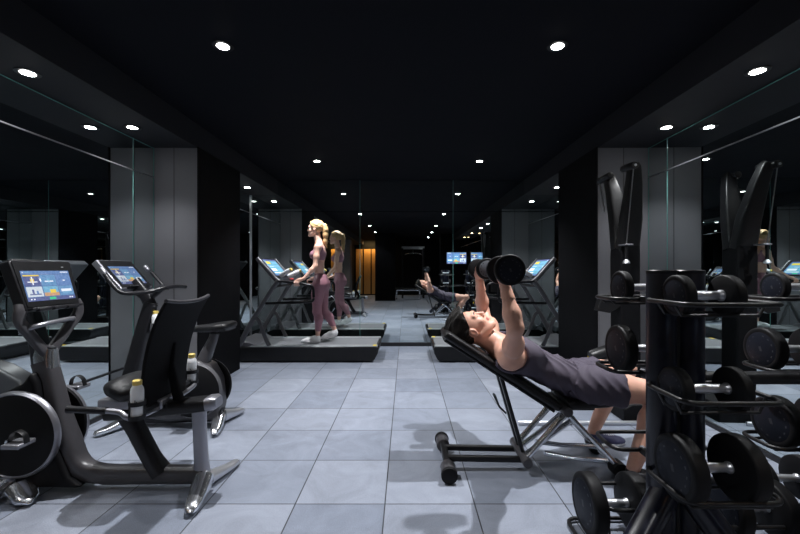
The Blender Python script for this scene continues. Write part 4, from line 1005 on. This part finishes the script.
# tank top
tor = union
def fold_m(P):
    near = np.exp(-((P[:, 0] - 1.0) / .17) ** 2)
    return wr(P, .016, 58, (.8, .15, .55), (.2, 1, .6)) * near + wr(P, .0035, 30, (.5, .4, .7), (1, .3, .2))
def tank_f(P):
    t_ = union(P, torso + [C_((.60, YM - .10, .70), (.60, YM + .10, .70), .085, .085)], .045) - .013 + fold_m(P)
    arms = np.minimum(el(P, (.600, 2.205, .715), (.108, .088, .125)), el(P, (.600, 2.635, .715), (.108, .088, .125)))
    neckh = el(P, (.575, YM, .80), (.105, .080, .115))
    s_ = (P - np.array([.62, YM, .70])) @ tdir
    return np.maximum.reduce([t_, -arms, -neckh, s_ - .475, -(s_ + .065)])
organic('tank_top', [(tank_f, (.46, 2.16, .40), (1.22, 2.68, .90), .0060)], ['tank'], mn, None, 1)
def straps(P): return 0
def shorts_f(P):
    hem = []
    out = None
    for hp_, kn_, in ((HIN, KNN), (HIF, KNF)):
        a, b_ = np.array(hp_), np.array(kn_); m1 = a * .6 + b_ * .4; e_ = a * .30 + b_ * .70
        d = smin(rc(P, a, m1, .116, .104), rc(P, m1, e_, .104, .092), .03)
        ax_ = unit(b_ - a); d = np.maximum(d, (P - a) @ ax_ - .41 * np.linalg.norm(b_ - a) + .18 * ((P - a)[:, 2]))
        out = d if out is None else smin(out, d, .02)
    t_ = union(P, torso[-3:-1] , .04) - .017
    t_ = np.maximum(t_, -((P - np.array([.62, YM, .70])) @ tdir - .40))
    d = smin(out, t_, .03)
    return d + wr(P, .0065, 55, (.9, -.3, .5), (.1, 1, .3), .6)
organic('shorts', [(shorts_f, (.92, 2.14, .34), (1.50, 2.80, .70), .0065)], ['shorts'], mn, None, 1)
def shoe(name, heel, toe, up_z, w_, mats, parent, ank, zs=0.0, L=None, ankle_r=.046, h=.0042, tilt=None):
    heel, toe = np.array(heel, float), np.array(toe, float); ax_ = unit(toe - heel); L = np.linalg.norm(toe - heel)
    up_ = np.array([0, 0, 1.]); up_ = unit(up_ - ax_ * (up_ @ ax_)); sd = np.cross(ax_, up_); R = np.stack([ax_, sd, up_], 1)
    ak = (np.array(ank) - heel) @ R
    def f(P):
        q = (P - heel) @ R
        d = rc(q, (.040, 0, .040), (.075, 0, .055), .036, .034)
        d = smin(d, rc(q, (.08, 0, .055), (L * .62, 0, .040), .036, .034), .03)
        d = smin(d, el(q, (L * .74, 0, .026), (L * .25, w_ * .5, .030)), .03)
        d = smin(d, el(q, (.050, 0, .030), (.046, w_ * .40, .034)), .02)
        d = smin(d, rc(q, ak + np.array([0, 0, -.05]), ak + np.array([0, 0, -.012]), ankle_r * .92, ankle_r * .88), .02)
        sole = np.maximum(el(q, (L * .5, 0, .016), (L * .505, w_ * .54, .040)), q[:, 2] - .022)
        d = smin(d, sole, .004)
        return np.maximum(np.maximum(d, -q[:, 2]), (q - ak)[:, 2] + .012)
    pts = [heel - up_ * .02, toe + ax_ * .02, ank, heel + up_ * .12, toe + up_ * .09]
    def mf(P):
        q = (P - heel) @ R; return (q[:, 2] < .0225).astype(int) + 2 * ((q[:, 2] > .026) & (np.abs(((q[:, 0] * 60) % 1) - .5) < .16) & (q[:, 0] > L * .36) & (q[:, 0] < L * .68) & (np.abs(q[:, 1]) < .02)).astype(int)
    return organic(name, [(f, *bbox(pts, .062), h)], mats, parent, mf, 1)
shoe('shoe', (1.225, 2.175, .001), (1.505, 2.150, .001), 0, .10, ['shoe_k', 'sole', 'sock'], mn, ANN)
shoe('shoe', (1.225, 2.665, .001), (1.510, 2.690, .001), 0, .10, ['shoe_d', 'sole', 'sole'], mn, ANF)

dumbbell('black dumbbell in the man\'s near hand, its dark disc facing the camera', (.520, 2.050, 1.200), .156, .225, rot=(0, 0, PI / 2))
dumbbell('dumbbell with pale grey disc face held in the man\'s far hand', (.520, 2.66, 1.208), .142, .215, face='disc_face_light', rot=(0, 0, PI / 2 + math.radians(7)))

# ---- woman on the treadmill ---------------------------------------------------------------
wm = thing('person', (-1.22, 5.40, 0), 'blonde woman in mauve sportswear walking on the left treadmill and holding its rails', 'person')
YW = 5.40; Zd = .211
HCw, HRw, HSw = (-1.262, YW, 1.765), head_frame((-1, -.05, -.02), (-.04, 0, 1)), .96
hcw = np.array(HCw)
nkb = (-1.205, YW, 1.565)
SN, SF_ = (-1.190, YW - .155, 1.505), (-1.190, YW + .155, 1.505)
EN, EF = (-1.205, YW - .225, 1.245), (-1.215, YW + .225, 1.245)
WN, WF = (-1.345, YW - .288, 1.085), (-1.355, YW + .288, 1.085)
GNw, GFw = (-1.42, 5.435 - .355, 1.0225), (-1.42, 5.435 + .355, 1.0225)
WN, WF = (-1.335, 5.095, 1.088), (-1.335, 5.775, 1.088)
HN, HF = (-1.185, YW - .085, 1.00), (-1.175, YW + .085, 1.00)
KN, KF = (-1.215, YW - .075, .635), (-1.145, YW + .06, .620)
AN, AF = (-1.205, YW - .075, Zd + .105), (-1.00, YW + .06, Zd + .165)
torsow = [E_((-1.195, YW, 1.435), (.082, .128, .115)), C_((-1.185, YW - .10, 1.50), (-1.185, YW + .10, 1.50), .046, .046), E_((-1.262, YW - .058, 1.405), (.050, .052, .055)), E_((-1.262, YW + .058, 1.405), (.050, .052, .055)),
          E_((-1.205, YW, 1.24), (.070, .102, .15)), E_((-1.180, YW, 1.06), (.090, .140, .105)), E_((-1.138, YW - .066, .995), (.072, .074, .088)), E_((-1.138, YW + .066, .995), (.072, .074, .088))]
def armw(sh, elb, wri):
    sh, elb, wri = map(lambda q: np.array(q, float), (sh, elb, wri)); m2 = elb * .7 + wri * .3
    return [C_(sh, sh * .5 + elb * .5, .044, .038), C_(sh * .5 + elb * .5, elb, .038, .030), C_(elb, m2, .031, .032), C_(m2, wri, .032, .019)]
def legw(hip, kn, an):
    hip, kn, an = map(lambda q: np.array(q, float), (hip, kn, an)); m1 = hip * .6 + kn * .4 + np.array([-.01, 0, 0]); m2 = kn * .68 + an * .32 + np.array([.022, 0, 0])
    return [C_(hip, m1, .088, .074), C_(m1, kn, .074, .051), C_(kn, m2, .050, .050), C_(m2, an, .050, .029)]
legs_w = legw(HN, KN, AN) + legw(HF, KF, AF)
nkw = C_(hcw + HRw @ np.array([0, -.022, -.05]), nkb, .046, .048)
bodyw = torsow + [C_(nkb, (-1.19, YW, 1.50), .048, .06), C_((-1.19, YW - .03, 1.545), SN, .036, .042), C_((-1.19, YW + .03, 1.545), SF_, .036, .042)] + armw(SN, EN, WN) + armw(SF_, EF, WF) + legs_w + [nkw]
headw = head_sdf(HCw, HRw, HSw, True)
def bw(P): return union(P, bodyw, .028)
def hw_(P): return smin(headw(P), nkw(P), .015)
hnw = hand_prims(WN, GNw, (0, 0, -1), (-.35, -.75, 0) if False else (0, -1, 0), (1, 0, 0), .0175, -1, .9)
hfw = hand_prims(WF, GFw, (0, 0, -1), (0, 1, 0), (1, 0, 0), .0175, -1, .9)
def fb(h_, e_, w_):
    w0, e0 = np.array(w_), np.array(e_); return lambda P: smin(h_(P), rc(P, w0, w0 + (e0 - w0) * .35, .019, .027), .01)
organic('body', [(bw, (-1.46, 5.03, Zd + .03), (-.90, 5.77 + .06, 1.72), .0085), (hw_, hcw - .15, hcw + .15, .0048),
    (fb(hnw, EN, WN), *bbox([WN, GNw], .075), .0036), (fb(hfw, EF, WF), *bbox([WF, GFw], .075), .0036)], ['skin_w', 'lip', 'brow', 'eye'], wm, head_mat(HCw, HRw, HSw), 1)
def hair_w(P):
    q = ((P - hcw) @ HRw) / HSw
    n_ = .0018 * np.sin(q[:, 0] * 300 + 3 * np.sin(q[:, 2] * 60)) + .0015 * np.sin(q[:, 2] * 140 - 80 * q[:, 1])
    cap = el(q, (0, -.024, .042), (.088, .114, .098))
    keep = np.maximum(q[:, 1] - (.045 + .5 * (q[:, 2] - .055)), -(q[:, 2] + .050 + .25 * (q[:, 1])))
    ear = .026 - np.linalg.norm((q - np.array([0, -.004, -.008]))[:, 1:], axis=1)
    d = np.maximum(np.maximum(cap + n_, keep), np.where(np.abs(q[:, 0]) > .05, ear, -1))
    tail = [(0, -.105, .055), (0, -.138, .045), (0, -.152, -.01), (0.005, -.150, -.09), (.01, -.146, -.18), (.015, -.165, -.27)]
    t_ = union(q, chain(tail, [.020, .028, .034, .033, .026, .008]), .035) + n_ * .6
    return smin(d, t_, .012) * HSw
organic('hair', [(hair_w, hcw + np.array([-.16, -.14, -.33]), hcw + np.array([.26, .14, .17]), .005)], ['hair_b'], wm, None, 1)
tie = V(hcw) + V(HRw @ np.array([0, -.118, .058])) * HSw
obj('hair_tie', MB().lathe([(.020, -.007), (.026, -.006), (.026, .006), (.020, .007), (.020, -.007)], c=tuple(tie), axis='x', n=20), 'sock', wm)
def bra_f(P):
    t_ = union(P, torsow[:5], .028) - .008
    arms = np.minimum(el(P, (-1.19, YW - .165, 1.50), (.085, .058, .085)), el(P, (-1.19, YW + .165, 1.50), (.085, .058, .085)))
    nh = el(P, (-1.215, YW, 1.56), (.10, .068, .115)); bh = el(P, (-1.09, YW, 1.53), (.10, .095, .09))
    return np.maximum.reduce([t_, -arms, -nh, -bh, 1.335 - P[:, 2], P[:, 2] - 1.56])
organic('sports_top', [(bra_f, (-1.34, 5.22, 1.31), (-1.06, 5.58, 1.60), .005)], ['bra'], wm, None, 1)
def leg_f(P):
    d = union(P, torsow[5:] + [torsow[4]] + legs_w, .028) - .006 + wr(P, .0012, 70, (.3, 0, 1), (0, 1, .2))
    zc = np.where(P[:, 0] > -1.09, Zd + .205, Zd + .155)
    return np.maximum.reduce([d, P[:, 2] - 1.155, zc - P[:, 2]])
organic('leggings', [(leg_f, (-1.33, 5.20, Zd + .10), (-.94, 5.60, 1.18), .0065)], ['legging'], wm, None, 1)
shoe('shoe', (-1.170, YW - .075, Zd), (-1.430, YW - .080, Zd), 0, .09, ['shoe_w', 'sole', 'sole'], wm, AN, ankle_r=.036)
shoe('shoe', (-.955, YW + .06, Zd + .075), (-1.200, YW + .055, Zd + .003), 0, .09, ['shoe_w', 'sole', 'sole'], wm, (AF[0], AF[1], AF[2]), ankle_r=.036)
